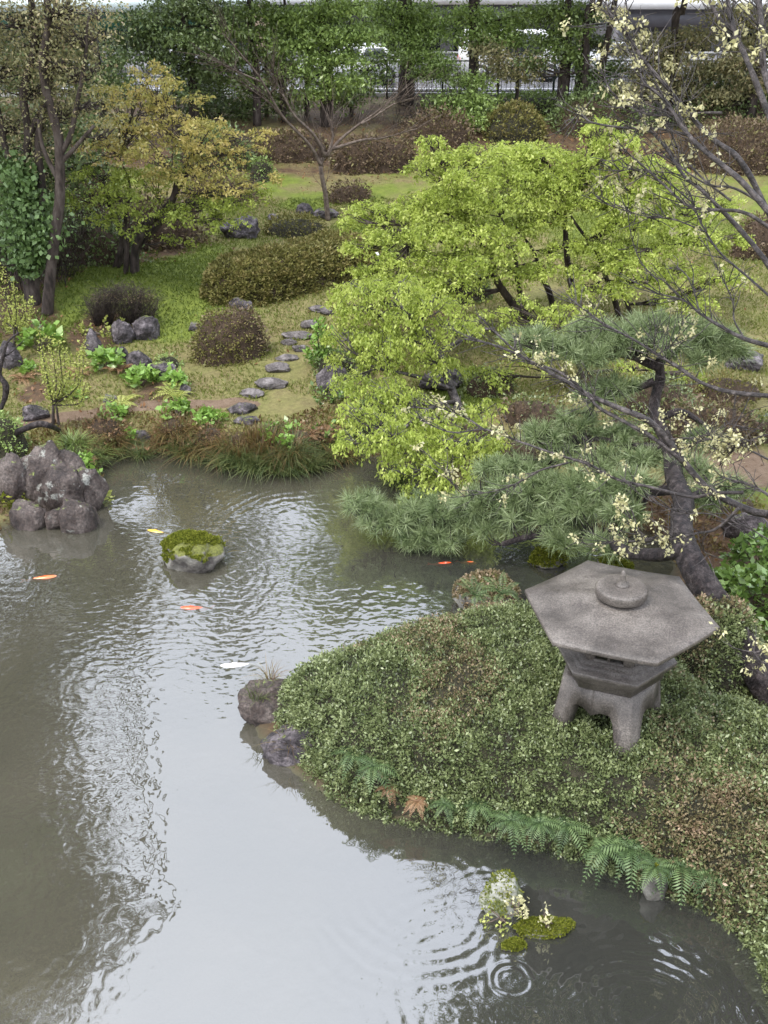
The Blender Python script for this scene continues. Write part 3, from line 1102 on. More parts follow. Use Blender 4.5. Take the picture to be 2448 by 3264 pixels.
# ================================================================== the stone lantern
def ringed(mb, prof, rotd, n=6, c=(0, 0), a=.5, cap_top=True, cap_bot=True):
    """rings of an n-gon: prof [(radius, z)]"""
    th = np.arange(n) * 2 * math.pi / n + math.radians(rotd)
    V = np.array([[c[0] + r * math.cos(t), c[1] + r * math.sin(t), z] for r, z in prof for t in th])
    Q = [[k * n + j, k * n + (j + 1) % n, (k + 1) * n + (j + 1) % n, (k + 1) * n + j] for k in range(len(prof) - 1) for j in range(n)]
    T = []
    if cap_top:
        V = np.vstack([V, [[c[0], c[1], prof[-1][1]]]])
        m = len(V) - 1
        b = (len(prof) - 1) * n
        T += [[b + j, b + (j + 1) % n, m] for j in range(n)]
    if cap_bot:
        V = np.vstack([V, [[c[0], c[1], prof[0][1]]]])
        m = len(V) - 1
        T += [[(j + 1) % n, j, m] for j in range(n)]
    mb.add(V, Q, T, a)


def lantern():
    R0, rot, zr = .805, -21., 1.83
    c = P(1974, 1940, zr)[:2]
    z0 = .42
    root = thing('stone_lantern', (c[0], c[1], z0), 'low grey stone lantern with a wide six-sided roof rising from the azalea hedge', 'stone lantern')
    g = M['granite']
    rng = np.random.default_rng(4)
    # roof: six facets, softly dished, a thin rim, undercut beneath
    mb = MB()
    n, sub = 6, 10
    th0 = math.radians(rot)
    rings = [(.30, -.085), (.55, -.045), (.975, -.040), (.997, -.037), (1.0, -.028), (1.0, -.006), (.995, .0)] + [(f, .145 * (1 - f) ** 1.12 + .0) for f in (.9, .75, .6, .45, .3, .15, .02)]
    V = []
    for f, z in rings:
        for k in range(n):
            a0, a1 = th0 + k * math.pi / 3, th0 + (k + 1) * math.pi / 3
            A = np.array([math.cos(a0), math.sin(a0)]) * R0 * f
            B = np.array([math.cos(a1), math.sin(a1)]) * R0 * f
            for s in range(sub):
                t = s / sub
                p = A * (1 - t) + B * t
                # the eaves lift a little towards the corners
                lift = .012 * abs(2 * t - 1) ** 2 * f ** 3
                V.append([c[0] + p[0], c[1] + p[1], zr + z + lift])
    V = np.array(V)
    V[:, 2] += (fbm(V * 9, 3) - .5) * .006
    m_ = n * sub
    Q = [[r * m_ + j, r * m_ + (j + 1) % m_, (r + 1) * m_ + (j + 1) % m_, (r + 1) * m_ + j] for r in range(len(rings) - 1) for j in range(m_)]
    mb.add(V, Q)
    mb.build('roof', g, root)
    # finial disc and bud
    def lathe(prof, seg=48):
        mb = MB()
        ringed(mb, prof, 0, seg, c)
        return mb
    zt = zr + .150
    lathe([(.165, zt - .055), (.168, zt - .022), (.203, zt - .018), (.212, zt - .006), (.214, zt + .03), (.213, zt + .052), (.203, zt + .066), (.185, zt + .071), (.12, zt + .076), (.06, zt + .079), (.04, zt + .082)]).build('cap_disc', g, root, True)
    lathe([(.062, zt + .078), (.052, zt + .088), (.040, zt + .102), (.030, zt + .122), (.025, zt + .145), (.024, zt + .165), (.022, zt + .185), (.014, zt + .205), (.005, zt + .215)], 20).build('finial', g, root, True)
    # fire box with latticed windows
    zb = zr - .40
    mb = MB()
    Rb = .36
    for k in range(6):
        a0, a1 = th0 + k * math.pi / 3, th0 + (k + 1) * math.pi / 3
        A = np.array([math.cos(a0), math.sin(a0)])
        B = np.array([math.cos(a1), math.sin(a1)])

        def wp(t, f, z):
            p = (A * (1 - t) + B * t) * Rb * f
            return [c[0] + p[0], c[1] + p[1], z]
        h0, h1 = zb, zr - .06
        for (t0, t1, u0, u1) in [(0, .16, 0, 1), (.84, 1, 0, 1), (.16, .84, 0, .2), (.16, .84, .82, 1), (.16, .84, .47, .53), (.47, .53, .2, .47), (.47, .53, .53, .82)]:
            th_ = .86 if (t1 - t0) * (u1 - u0) > .1 or t0 in (0, .84) else .93
            zz0, zz1 = h0 + (h1 - h0) * u0, h0 + (h1 - h0) * u1
            vs = [wp(t0, 1, zz0), wp(t1, 1, zz0), wp(t1, 1, zz1), wp(t0, 1, zz1), wp(t0, th_, zz0), wp(t1, th_, zz0), wp(t1, th_, zz1), wp(t0, th_, zz1)]
            mb.add(vs, [(0, 1, 2, 3), (5, 4, 7, 6), (0, 4, 5, 1), (3, 2, 6, 7), (0, 3, 7, 4), (1, 5, 6, 2)])
    mb.build('fire_box', g, root)
    # platform: steps of mouldings
    mb = MB()
    ringed(mb, [(r_, z_) for r_, z_ in [(.20, zb - .20), (.425, zb - .20), (.435, zb - .135), (.445, zb - .13), (.515, zb - .045), (.525, zb - .012), (.515, zb - .003), (.465, zb), (.46, zb + .024), (.42, zb + .027), (.415, zb + .05), (.30, zb + .052)]], rot, 6, c)
    mb.build('platform', g, root)
    # four splayed legs, arches between
    zt2 = zb - .203
    for k in range(4):
        mb = MB()
        ang = math.radians(rot + 32 + 90 * k)
        cols = 41
        V = []
        us = np.linspace(-.5, .5, cols)
        for layer in (1.0, .78):
            for u in us:
                # corner at u = 0, panels run to the neighbouring corners
                s = 1 if u >= 0 else -1
                t = abs(u)
                a1 = ang + s * math.pi / 2
                arch = .66 + .12 * math.cos((1 - 2 * t) * math.pi * 1.0) * 0 if t > .26 else None
                au = np.clip((t - .17) / .14, 0, 1)
                lowz = 0 if t <= .17 else (.78 * math.sqrt(1 - (1 - au) ** 2))
                if t > .40:
                    lowz = .78 - .05 * (t - .40) / .1
                for vv in (lowz, (lowz + 1) / 2 if lowz else .5, 1.0):
                    fl = .405 + .17 * (1 - vv) ** 1.5
                    r = fl * layer if layer < 1 else fl
                    p = np.array([math.cos(ang), math.sin(ang)]) * (1 - t) + np.array([math.cos(a1), math.sin(a1)]) * t
                    p = p / (np.linalg.norm(p) ** .55)
                    V.append([c[0] + p[0] * r * 1.08, c[1] + p[1] * r * 1.08, z0 - .1 + (zt2 - z0 + .1) * vv])
        V = np.array(V)
        h = cols * 3
        Q = []
        for i in range(cols - 1):
            for j in range(2):
                a = i * 3 + j
                Q.append([a, a + 3, a + 4, a + 1])
                Q.append([h + a, h + a + 1, h + a + 4, h + a + 3])
            Q.append([i * 3, h + i * 3, h + i * 3 + 3, i * 3 + 3])
            Q.append([i * 3 + 2, i * 3 + 5, h + i * 3 + 5, h + i * 3 + 2])
        for e in (0, (cols - 1) * 3):
            for j in range(2):
                Q.append([e + j, e + j + 1, h + e + j + 1, h + e + j])
        mb.add(V, Q)
        mb.build('leg', g, root)
    return c


LC = lantern()

# ================================================================== lantern island hedge and its neighbours
isl = poly_px([(895, 2275), (975, 2215), (1110, 2155), (1260, 2110), (1420, 2075), (1560, 2050), (1700, 2040), (1850, 2040), (2000, 2080), (2080, 2160),
               (2200, 2330), (2330, 2380), (2448, 2420), (2600, 2500), (2760, 2900), (2700, 3400), (2560, 3440), (2520, 3240), (2440, 3010), (2330, 2900), (2190, 2830), (2050, 2775),
               (1880, 2715), (1650, 2650), (1400, 2610), (1230, 2575), (1090, 2520), (985, 2425), (890, 2320)], .08)
hedge('azalea_hedge', 'broad low azalea hedge around the feet of the stone lantern', 'hedge', isl, .47, .36, 'azalea', 470000, .026, seed=2.3, sp=.05, lump=.13, ls=1.5,
      red=('azalea_red', .71), fuzz=.03, width=.5, nb=1.0)
b = P(2230, 2190, .35)
hedge('azalea_bush', 'rounded azalea bush right of the lantern in front of the leaning trunk', 'bush', ell(b[0] + .1, b[1] + .25, .55, .5), .85, .5, 'azalea', 42000, .03, seed=4.1, sp=.05, lump=.12, ls=2, fuzz=.02, nb=1, red=('azalea_red', .62))
b = P(1575, 2030, .25)
hedge('azalea_bush', 'small rust-tinged bush between the lantern hedge and the channel', 'bush', ell(b[0], b[1], .36, .24), .46, .30, 'azalea_red', 12000, .03, seed=5.7, sp=.05, fuzz=.03, nb=1)

# moss tufts with ferns standing up behind the hedge
M['moss'] = noisemat('cushion_moss', [(.10, .12, .015), (.22, .24, .03), (.34, .34, .06)], 8, .95, .8, 60, spec=.1)
b = P(1510, 1985, .45)
b = G(1490, 1930)


def mossy(label, x0, x1, yt, yb, seed, z=0.0, n=2500, mat='moss_leaf', size=.03, core='rock_moss', cat='rock', name='mossy_rock', group=None, **k):
    o, c, s = rock(label, x0, x1, yt, yb, seed, core, name, group, z=z, parent=None, cat=cat, **k)
    # leafy moss over the upper side
    V = np.array([v.co[:] for v in o.data.vertices]) + np.array(o['_o'])
    T = np.array([p.vertices[:] for p in o.data.polygons])
    rng = np.random.default_rng(int(seed * 10))
    nrm = unit(np.cross(V[T[:, 1]] - V[T[:, 0]], V[T[:, 2]] - V[T[:, 0]]))
    cen = V[T].mean(1)
    f = (fbm(cen * 4 + seed, 3) + nrm[:, 2] * .35)
    ok = np.where((f > (.72 if seed == 3.0 else .62)) & (nrm[:, 2] > .15))[0]
    if len(ok):
        kk = rng.choice(ok, n)
        w = rng.dirichlet((1, 1, 1), n)
        p = (V[T[kk]] * w[:, :, None]).sum(1)
        mb = MB()
        leaves(mb, p, size, .6, -.1, nrm[kk], .8, None, rng)
        mb.build('moss', M[mat], o)
    return o


mossy('moss-topped rock standing alone in the open pond', 525, 712, 1690, 1835, 3.0, n=11000, size=.024, dep=1.15, cuts=9, rough=.3, flat=.30)
mossy('green mossy stone in the channel left of the lantern roof', 1690, 1790, 1748, 1812, 5.0, n=2500, size=.035, cuts=4)
mossy('green mossy stone in the channel just behind the lantern finial', 1895, 2005, 1775, 1850, 6.0, n=3500, size=.035, cuts=4)
mossy('lichen-patched boulder in the near pond below the hedge', 1535, 1655, 2820, 2925, 7.0, n=1100, core='rock_lichen', mat='moss_leaf', size=.016, cuts=5, flat=.30)
mossy('flat mossy rock barely above the water beside the lichen boulder', 1645, 1812, 2940, 2992, 8.0, n=5000, size=.014, cuts=3, flat=.06, dep=.45)
mossy('small yellow-green moss stone at the waterline under the flat rock', 1598, 1668, 2990, 3030, 8.6, n=2500, size=.014, cuts=3, flat=.03, dep=.6)
mossy('rusty moss hummock with ferns behind the lantern hedge', 1455, 1640, 1862, 1962, 9.0, n=5000, mat='azalea_red', size=.03, cuts=2, flat=.35)
mossy('stone peeping from ferns at the foot of the hedge by the near pond', 2040, 2110, 2760, 2870, 9.7, n=900, size=.02, cuts=6, flat=.26, core='rock_moss')
rock('dark brown rock at the left tip of the lantern hedge', 778, 985, 2170, 2330, 11, 'rock_big', z=0.0, dep=.8, cuts=10, flat=.42)
rock('dark rock under the hedge overhang facing the open pond', 850, 1040, 2340, 2450, 12, 'rock', z=0.0, dep=.7, cuts=10, flat=.35)

# ferns hanging over the hedge's water side
FE = [(1130, 2400, .5, 'fern', 'fern tuft on the hedge above the left rock'), (1190, 2430, .35, 'fern', 'pale fern leaning off the hedge front left of the dry fronds'),
      (1240, 2530, .22, 'fern_dry', 'rusty dry fern over the pond, leftmost on the hedge edge'), (1330, 2545, .2, 'fern_dry', 'orange-brown dry fern on the hedge edge'),
      (1420, 2560, .3, 'fern', 'small fern hanging from the hedge edge beside the dry ferns'), (1520, 2580, .33, 'fern', 'fern frond fan on the hedge edge left of middle'),
      (1630, 2600, .42, 'fern', 'tall fern hanging over the water at the middle of the hedge edge'), (1720, 2630, .4, 'fern', 'fern hanging straight above the lichen boulder'),
      (1810, 2640, .4, 'fern', 'fern on the hedge edge between boulder and fern cascade'), (1930, 2690, .5, 'yellowgreen', 'light green broad fern left of the fern cascade'),
      (2010, 2720, .5, 'yellowgreen', 'light green fern spilling over the stone at the hedge foot'), (2090, 2760, .45, 'fern', 'fern right of the stone at the hedge foot'),
      (2170, 2750, .4, 'fern', 'fern deep in the corner of the hedge'), (2270, 2800, .4, 'fern', 'fern hanging in the dark corner at right'),
      (1240, 2390, .4, 'fern', 'fern lying on the front slope of the hedge'), (2230, 2290, .38, 'yellowgreen', 'upright fern beside the round azalea bush'),
      (1420, 2120, .3, 'fern', 'fern growing through the top of the hedge')]
for k, (x, y, L, mt, lb) in enumerate(FE):
    zf = .46 if y < 2450 else .30
    fern(lb, P(x, y + 18 * math.sin(k * 2.3), zf), 8 + k % 4, L * (.5 + .2 * math.sin(k * 1.7) ** 2), 40 + k, 'fern' if mt == 'yellowgreen' else mt, .6, 1.1)
for k, (x, y, lb) in enumerate([(1515, 1900, 'pale fern on the left of the rusty hummock'), (1600, 1895, 'pale fern on the right of the rusty hummock')]):
    fern(lb, P(x, y, .36), 9, .26, 80 + k, 'fern', 1.2, .9)
# small leaves on the boulders in the near pond
leafy('tiny pale sprig growing on the lichen boulder', 1650, 2900, .22, .12, 110, .03, 'blossom', 61, 'sprig', z=.12, group='sprigs on the near boulders')
leafy('tiny pale sprig standing on the flat mossy rock', 1745, 2950, .14, .14, 40, .03, 'blossom', 62, 'sprig', z=.06, group='sprigs on the near boulders')
leafy('pale sprig at the base of the lichen boulder', 1600, 2930, .3, .06, 110, .026, 'yellowgreen', 63, 'sprig', z=.03, group='sprigs on the near boulders')
for k, (x, y, lb) in enumerate([(800, 2230, 'dry grass tuft on top of the rock at the hedge tip'), (900, 2380, 'pale grass tuft hanging low by the dark rock'), (840, 2170, 'thin grass on the ridge of the rock at the hedge tip')]):
    mb = MB()
    rng = np.random.default_rng(90 + k)
    blades(mb, P(x + 20, y, .3 if k != 1 else .15), 60, .26, .08, .006, rng, 1.0)
    tag(mb.build('grass_tuft', M['grass_rust' if k else 'grass']), lb, 'grass', 'grass tufts on the hedge tip')

# ================================================================== koi
KM = {}
for nm, cols, th in (('red_white', [(.70, .60, .52), (.75, .09, .02)], .50), ('white', [(.68, .64, .62), (.74, .70, .68)], .5), ('yellow', [(.75, .50, .04), (.65, .38, .03)], .5), ('orange', [(.75, .45, .32), (.72, .16, .04)], .45)):
    KM[nm] = noisemat('koi_' + nm, [cols[0], cols[1], cols[1], cols[1]], 7, .3, 0, spec=.8)


def koi(label, px, py, L, ang, mat, seed):
    rng = np.random.default_rng(seed)
    c = P(px, py, 0)
    root = thing('koi', (c[0], c[1], -.01), label, 'fish', 'koi in the pond')
    t = np.linspace(0, 1, 15)
    bend = .06 * np.sin(t * 3.6 + seed)
    ca, sa = math.cos(ang), math.sin(ang)
    X = (t - .5) * L
    Yb = bend * L
    ax = np.stack([c[0] + X * ca - Yb * sa, c[1] + X * sa + Yb * ca, np.full(15, -.024)], 1)
    r = L * np.interp(t, [0, .04, .15, .35, .6, .85, 1], [.02, .06, .095, .115, .09, .04, .022])
    mb = MB()
    tube(mb, ax, 0, rad=r, sides=12, smooth_n=1)
    mb.build('body', KM[mat], root, True)

    def fin(name, t0, pts):
        i = int(t0 * 14)
        b0 = ax[i]
        tg = unit(ax[min(14, i + 1)] - ax[max(0, i - 1)])
        sd = np.array([-tg[1], tg[0], 0])
        top = np.array([b0 + tg * a * L + sd * b_ * L + [0, 0, z * L] for a, b_, z in pts])
        mb = MB()
        nn = len(pts)
        mb.add(np.vstack([top, top - [0, 0, .004]]), None, [[0, k, k + 1] for k in range(1, nn - 1)] + [[nn, nn + k + 1, nn + k] for k in range(1, nn - 1)])
        mb.build(name, KM[mat], root)
    fin('tail_fin', .98, [(-.03, 0, .02), (.12, .10, .022), (.20, .11, .022), (.11, .01, .022), (.19, -.09, .022), (.11, -.09, .022)])
    fin('pectoral_fin', .26, [(0, .07, .018), (.02, .16, .02), (.09, .17, .02), (.09, .09, .018)])
    fin('pectoral_fin', .26, [(0, -.07, .018), (.09, -.09, .018), (.09, -.17, .02), (.02, -.16, .02)])
    fin('dorsal_fin', .42, [(-.05, .0, .10), (0, .012, .145), (.12, .012, .125), (.2, 0, .085), (.1, -.012, .10)])


koi('orange and white koi near the left edge of the pond', 132, 1840, .40, math.radians(200), 'orange', 1)
koi('yellow koi behind the moss-topped rock', 505, 1693, .36, math.radians(-8), 'yellow', 2)
koi('red and white koi in front of the moss-topped rock', 622, 1934, .38, math.radians(2), 'red_white', 3)
koi('large white koi in the open middle of the pond', 760, 2117, .42, math.radians(0), 'white', 4)
koi('orange koi under the pine, the left one of the two there', 1408, 1793, .30, math.radians(175), 'red_white', 5)
koi('pale orange koi under the pine, right of the other koi', 1490, 1788, .25, math.radians(170), 'orange', 6)

# sunken logs showing through the water
for lb, pts in [('long dark log lying under water at the back of the pond', [(330, 1520), (520, 1570), (640, 1605), (740, 1640)]),
                ('dark sunken log reaching from mid pond towards the pine', [(820, 1652), (940, 1705), (1080, 1752), (1180, 1775)]),
                ('dark sunken log under water in the mouth of the channel', [(1240, 1800), (1330, 1845), (1470, 1880)])]:
    mb = MB()
    tube(mb, [P(x, y, -.07) for x, y in pts], 0, rad=[.04, .055, .05, .03], sides=8, wob=.5)
    tag(mb.build('sunken_log', M['sunk'], None, True), lb, 'log', 'sunken logs')

# ================================================================== left waterside boulders
RS = [('tallest boulder of the left waterside group, rounded brown top', 60, 245, 1420, 1630, 21, .6), ('smooth grey boulder leaning on the right of the tallest one', 125, 285, 1470, 1650, 22, .6),
      ('upright grey boulder behind the leaning one in the left group', 190, 300, 1425, 1600, 23, .7), ('dark cracked boulder at the right end of the left group', 240, 352, 1495, 1635, 24, .8),
      ('brown ridged boulder at the left end of the left group', 5, 125, 1455, 1640, 25, .7), ('low pinkish boulder at the water in front of the left group', 50, 155, 1580, 1690, 26, .8),
      ('round speckled boulder at the water right of the low pinkish one', 205, 320, 1580, 1700, 27, .8), ('small wet stone at the waterline between the two low boulders', 150, 220, 1615, 1690, 28, .8)]
for lb, x0, x1, yt, yb, sd, dp in RS:
    f = P((x0 + x1) / 2, yb, 0)
    rock(lb, x0, x1, yt, yb, sd, 'rock_big', 'boulder', 'boulders at the left waterside', z=0.0 if yb > 1600 else .1, dep=dp, cuts=12, rough=.18)
# other rocks on the garden side
for lb, x0, x1, yt, yb, sd in [
    ('pointed grey rock on the lawn edge, the largest of the standing stones', 430, 512, 1002, 1090, 31), ('dark standing stone just left of the largest pointed rock', 358, 430, 1018, 1098, 32),
    ('tall narrow standing stone left of the leafy plants', 275, 330, 1055, 1140, 33), ('grey stone behind the left leafy plant', 370, 415, 1095, 1160, 34),
    ('brown pointed rock behind the middle leafy plant', 412, 485, 1118, 1190, 35), ('dark low rock under the small round bush', 485, 560, 1150, 1215, 36),
    ('dark rock at the far left under the shrubs', 0, 80, 1085, 1180, 37), ('brown low rock on the dirt path at the left', 75, 160, 1288, 1345, 38),
    ('small round dark stone beside the pale fern', 330, 378, 1256, 1296, 39), ('small dark stone at the right of the leafy plants', 575, 612, 1225, 1265, 40),
    ('rounded rock among the dry ferns at the pond edge', 435, 490, 1368, 1415, 41), ('large dark boulder beyond the lawn left of the low round hedge', 712, 840, 680, 762, 42),
    ('small rock right of the large dark boulder', 848, 892, 680, 705, 43), ('grey rock at the foot of the bare tree, left one', 945, 1000, 650, 690, 44),
    ('grey rock at the foot of the bare tree, right one', 1000, 1075, 662, 702, 45), ('wet rock where the step path meets the dirt path', 728, 822, 1282, 1325, 46),
    ('grey rock below the wet one at the end of the step path', 750, 822, 1322, 1362, 47), ('rock half under the front end of the long clipped hedge', 735, 800, 948, 990, 48),
    ('tall dark rock under the maple right of the steps', 1015, 1110, 1165, 1265, 49), ('dark rock under the maple beyond the step path', 1125, 1185, 1135, 1215, 50),
    ('shaded rock in the middle of the maple foliage', 1340, 1470, 1160, 1250, 51), ('dark boulder by the path at the far right', 2300, 2430, 1115, 1185, 52),
    ('broad mossy-brown rock beside the channel right of the pine trunk', 2290, 2448, 1620, 1740, 53), ('small grey rock left of the brown azalea bush', 600, 640, 1025, 1060, 54)]:
    rock(lb, x0, x1, yt, yb, sd, 'rock', dep=.7, cuts=10)

for k, (lb, x0, x1, yt, yb) in enumerate([
    ('topmost slab of the stepping stones', 980, 1052, 972, 998), ('small stone right below the topmost slab', 1022, 1066, 990, 1006), ('rounded stepping stone beside the leafy sapling', 956, 1022, 1018, 1052),
    ('wide wet stepping stone in the upper half of the steps', 892, 990, 1045, 1084), ('narrow step just below the wide wet one', 898, 950, 1082, 1104), ('dark step half under the leafy sapling', 930, 985, 1100, 1124),
    ('mid-path step with a dark front face', 880, 952, 1124, 1156), ('pale curved-top step third from the bottom', 845, 922, 1158, 1192), ('largest rectangular stepping stone, second from the bottom', 810, 918, 1202, 1245),
    ('lowest thin slab of the stepping stones', 765, 848, 1246, 1270)]):
    f = G((x0 + x1) / 2, yb)
    m_ = ppm(f)
    H = .11 if k not in (2, 8, 7) else .15
    rock(lb, x0, x1, yt, yb, 70 + k, 'slab', 'stepping_stone', 'stepping stones up the slope', dep=.62, cuts=14, rough=.12, flat=H, rot=(k % 3 - 1) * .12, sunk=.1, cat='stepping stone')

# ================================================================== clipped bushes
hp = [tuple(G(x_, y_)[:2]) for x_, y_ in [(650, 945), (690, 975), (790, 978), (890, 962), (1000, 930), (1090, 905), (1200, 880), (1210, 835), (1120, 812), (1000, 822), (860, 862), (740, 890), (665, 905)]]
cpx = np.array(hp).mean(0)
hedge('clipped_hedge', 'long clipped olive hedge curving up the slope behind the steps', 'hedge', hp, .58, .5, 'hedge', 110000, .05, 'core_brown', seed=6.2, sp=.07, lump=.08, fuzz=.015, nb=1.0, zb=None)
hedge_px('clipped_bush', 'brown rounded azalea bush between the lawn and the steps', 'bush', 625, 850, 998, 1165, 'hedge_brown', size=.045, core='core_brown', seed=7.1, lump=.2, fuzz=.04, red=('hedge', .55))
hedge_px('clipped_bush', 'low oval hedge in front of the bare tree', 'bush', 848, 1040, 698, 762, 'hedge', size=.06, core='core', seed=8.1, fuzz=.03)
hedge_px('clipped_bush', 'small dark round bush right behind the bare tree', 'bush', 1045, 1180, 590, 650, 'hedge_brown', size=.07, core='core_brown', seed=8.6)
hedge_px('clipped_bush', 'grey-green ball bush beside the orange maple, far side of the lawn', 'bush', 795, 875, 512, 580, 'ever', size=.07, seed=9.1)
hedge_px('clipped_bush', 'long brown clipped hedge on the far bank behind the bare tree', 'hedge', 1060, 1330, 450, 555, 'hedge_brown', size=.08, core='core_brown', seed=9.6, depth=1.2)
hedge_px('clipped_bush', 'dark low hedge in the shade left of the bare tree', 'hedge', 800, 1050, 440, 520, 'hedge_brown', size=.08, core='core_brown', seed=9.9, depth=1.4)
hedge_px('clipped_bush', 'green domed bush on the bank below the street', 'bush', 1540, 1730, 370, 465, 'hedge', size=.08, seed=10.3, depth=2.0)
hedge_px('clipped_bush', 'wide low green bush at the top of the bank', 'bush', 1560, 1800, 318, 370, 'ever', size=.08, seed=10.9, depth=1.4)
hedge_px('clipped_bush', 'small round grey-green bush above the dark low rock', 'bush', 500, 575, 1128, 1180, 'ever', size=.04, seed=11.2)
hedge_px('clipped_bush', 'grey-green ball bush at the left edge by the boulders', 'bush', -60, 95, 1320, 1470, 'ever', size=.04, seed=11.9)
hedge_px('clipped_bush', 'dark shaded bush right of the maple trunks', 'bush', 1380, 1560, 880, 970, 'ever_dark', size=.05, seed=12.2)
hedge_px('clipped_bush', 'green bush behind the upper pine', 'bush', 1980, 2200, 1215, 1330, 'azalea', size=.05, core='core_brown', seed=12.8, fuzz=.05)
hedge_px('clipped_bush', 'brown bush at the right between path and pine', 'bush', 2110, 2390, 1280, 1440, 'hedge_brown', size=.05, core='core_brown', seed=13.3, fuzz=.05, red=('azalea', .55))
hedge_px('clipped_bush', 'pinkish brown bush at the right edge of the far lawn', 'bush', 2330, 2520, 690, 830, 'hedge_brown', size=.06, core='core_brown', seed=13.9, fuzz=.05)
hedge_px('clipped_bush', 'dim bush on the far bank at the right edge', 'bush', 2150, 2560, 420, 560, 'hedge_brown', size=.07, core='core_brown', seed=14.4, fuzz=.06)
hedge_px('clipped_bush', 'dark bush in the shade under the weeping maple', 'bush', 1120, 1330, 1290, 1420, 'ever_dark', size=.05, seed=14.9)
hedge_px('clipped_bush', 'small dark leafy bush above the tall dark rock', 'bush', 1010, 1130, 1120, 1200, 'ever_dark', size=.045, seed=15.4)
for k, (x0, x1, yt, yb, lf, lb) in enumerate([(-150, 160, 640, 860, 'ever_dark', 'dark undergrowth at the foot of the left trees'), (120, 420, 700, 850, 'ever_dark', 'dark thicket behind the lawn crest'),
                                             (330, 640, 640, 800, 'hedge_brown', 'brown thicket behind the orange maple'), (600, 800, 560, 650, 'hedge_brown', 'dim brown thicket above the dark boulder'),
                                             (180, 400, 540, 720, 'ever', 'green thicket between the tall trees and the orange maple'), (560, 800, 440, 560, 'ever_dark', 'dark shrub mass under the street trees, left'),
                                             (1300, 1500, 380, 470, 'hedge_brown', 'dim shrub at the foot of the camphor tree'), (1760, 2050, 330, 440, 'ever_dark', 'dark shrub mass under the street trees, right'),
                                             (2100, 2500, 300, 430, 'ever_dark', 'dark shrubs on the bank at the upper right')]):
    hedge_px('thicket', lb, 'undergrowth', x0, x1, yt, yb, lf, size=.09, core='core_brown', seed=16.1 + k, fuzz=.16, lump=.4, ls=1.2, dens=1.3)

for k, (x0, x1, yt, yb, lf, rd, lb) in enumerate([
    (1480, 1640, 1180, 1270, 'azalea', None, 'green bush between the weeping maple and the pine'), (1600, 1800, 1270, 1370, 'azalea', 'hedge_brown', 'mixed brown and green bush behind the flowering boughs'),
    (1440, 1580, 1340, 1440, 'ever', None, 'low green bush beside the weeping maple trunk'), (1560, 1720, 1400, 1500, 'azalea', 'hedge_brown', 'green bush at the back of the lower pine'),
    (1800, 1960, 1180, 1260, 'hedge', None, 'olive bush in front of the small green maple'), (2230, 2420, 1210, 1290, 'hedge', 'hedge_brown', 'olive and rust bush behind the path at the right'),
    (1280, 1400, 1400, 1490, 'fern', None, 'leafy clump on the shore below the weeping maple'), (1900, 2080, 1330, 1420, 'ever_dark', None, 'dark bush at the foot of the upper pine'),
    (2330, 2500, 1330, 1420, 'azalea', None, 'green bush at the right edge above the dirt patch'), (2200, 2400, 1560, 1640, 'hedge', 'moss_leaf', 'mossy low bush behind the pine trunk')]):
    hedge_px('low_bush', lb, 'bush', x0, x1, yt, yb, lf, size=.05, core='core_brown', seed=30.3 + k, fuzz=.06, lump=.3, ls=1.6, red=(rd, .5) if rd else None, dens=.8)

# ================================================================== leafy plants, saplings, grass clumps
for k, (x, y, w, h, n, sz, mt, lb) in enumerate([
    (345, 1175, .55, .32, 260, .12, 'bright', 'round bright green plant right of the narrow standing stone'), (455, 1230, .5, .30, 240, .11, 'bright', 'bright green plant in front of the brown pointed rock'),
    (555, 1240, .45, .25, 180, .10, 'bright', 'bright green plant below the small round bush'), (360, 1345, .5, .22, 220, .09, 'bright', 'bright green plant on the bank under the dirt path, left'),
    (565, 1335, .5, .25, 220, .09, 'bright', 'bright green plant on the bank under the dirt path, middle'), (670, 1365, .5, .25, 220, .09, 'bright', 'bright green plant on the bank left of the grey rock'),
    (420, 1395, .2, .1, 70, .07, 'bright', 'little green plant left of the rounded pond-edge rock'), (130, 1120, .7, .5, 220, .13, 'bright', 'bright leafy plant behind the yellow-green shrub'),
    (235, 1270, .35, .12, 130, .08, 'bright', 'low green plant at the foot of the yellow-green shrub'), (100, 1200, .25, .25, 80, .10, 'bright', 'small leafy plant at the left under the shrubs'),
    (250, 1500, .4, .2, 160, .08, 'bright', 'green leaves over the smooth grey boulder'), (295, 1530, .25, .15, 90, .07, 'bright', 'green leaves above the cracked boulder'),
    (1050, 1275, .9, .15, 260, .06, 'shrub', 'low glossy ground plant at the foot of the tall dark rock'), (905, 1395, .8, .15, 220, .07, 'bright', 'low green leaves on the bank above the orange ferns'),
    (1060, 1400, .7, .2, 200, .06, 'shrub', 'dark green leaves where the maple touches the bank'), (330, 1070, .9, .3, 180, .06, 'yellowgreen', 'sparse pale leaves at the foot of the bare twig hedge'),
    (150, 1560, .3, .12, 60, .06, 'yellowgreen', 'yellow-green sprig among the low boulders, left'), (215, 1640, .25, .1, 80, .05, 'grass_rust', 'orange dry sprig between the low boulders'),
    (330, 1600, .3, .12, 100, .05, 'yellowgreen', 'yellow sprig on the right end of the boulders'), (40, 1600, .6, .15, 200, .05, 'moss_leaf', 'mossy low growth left of the low boulders')]):
    leafy(lb, x, y, w, h, n, sz, mt, 200 + k)
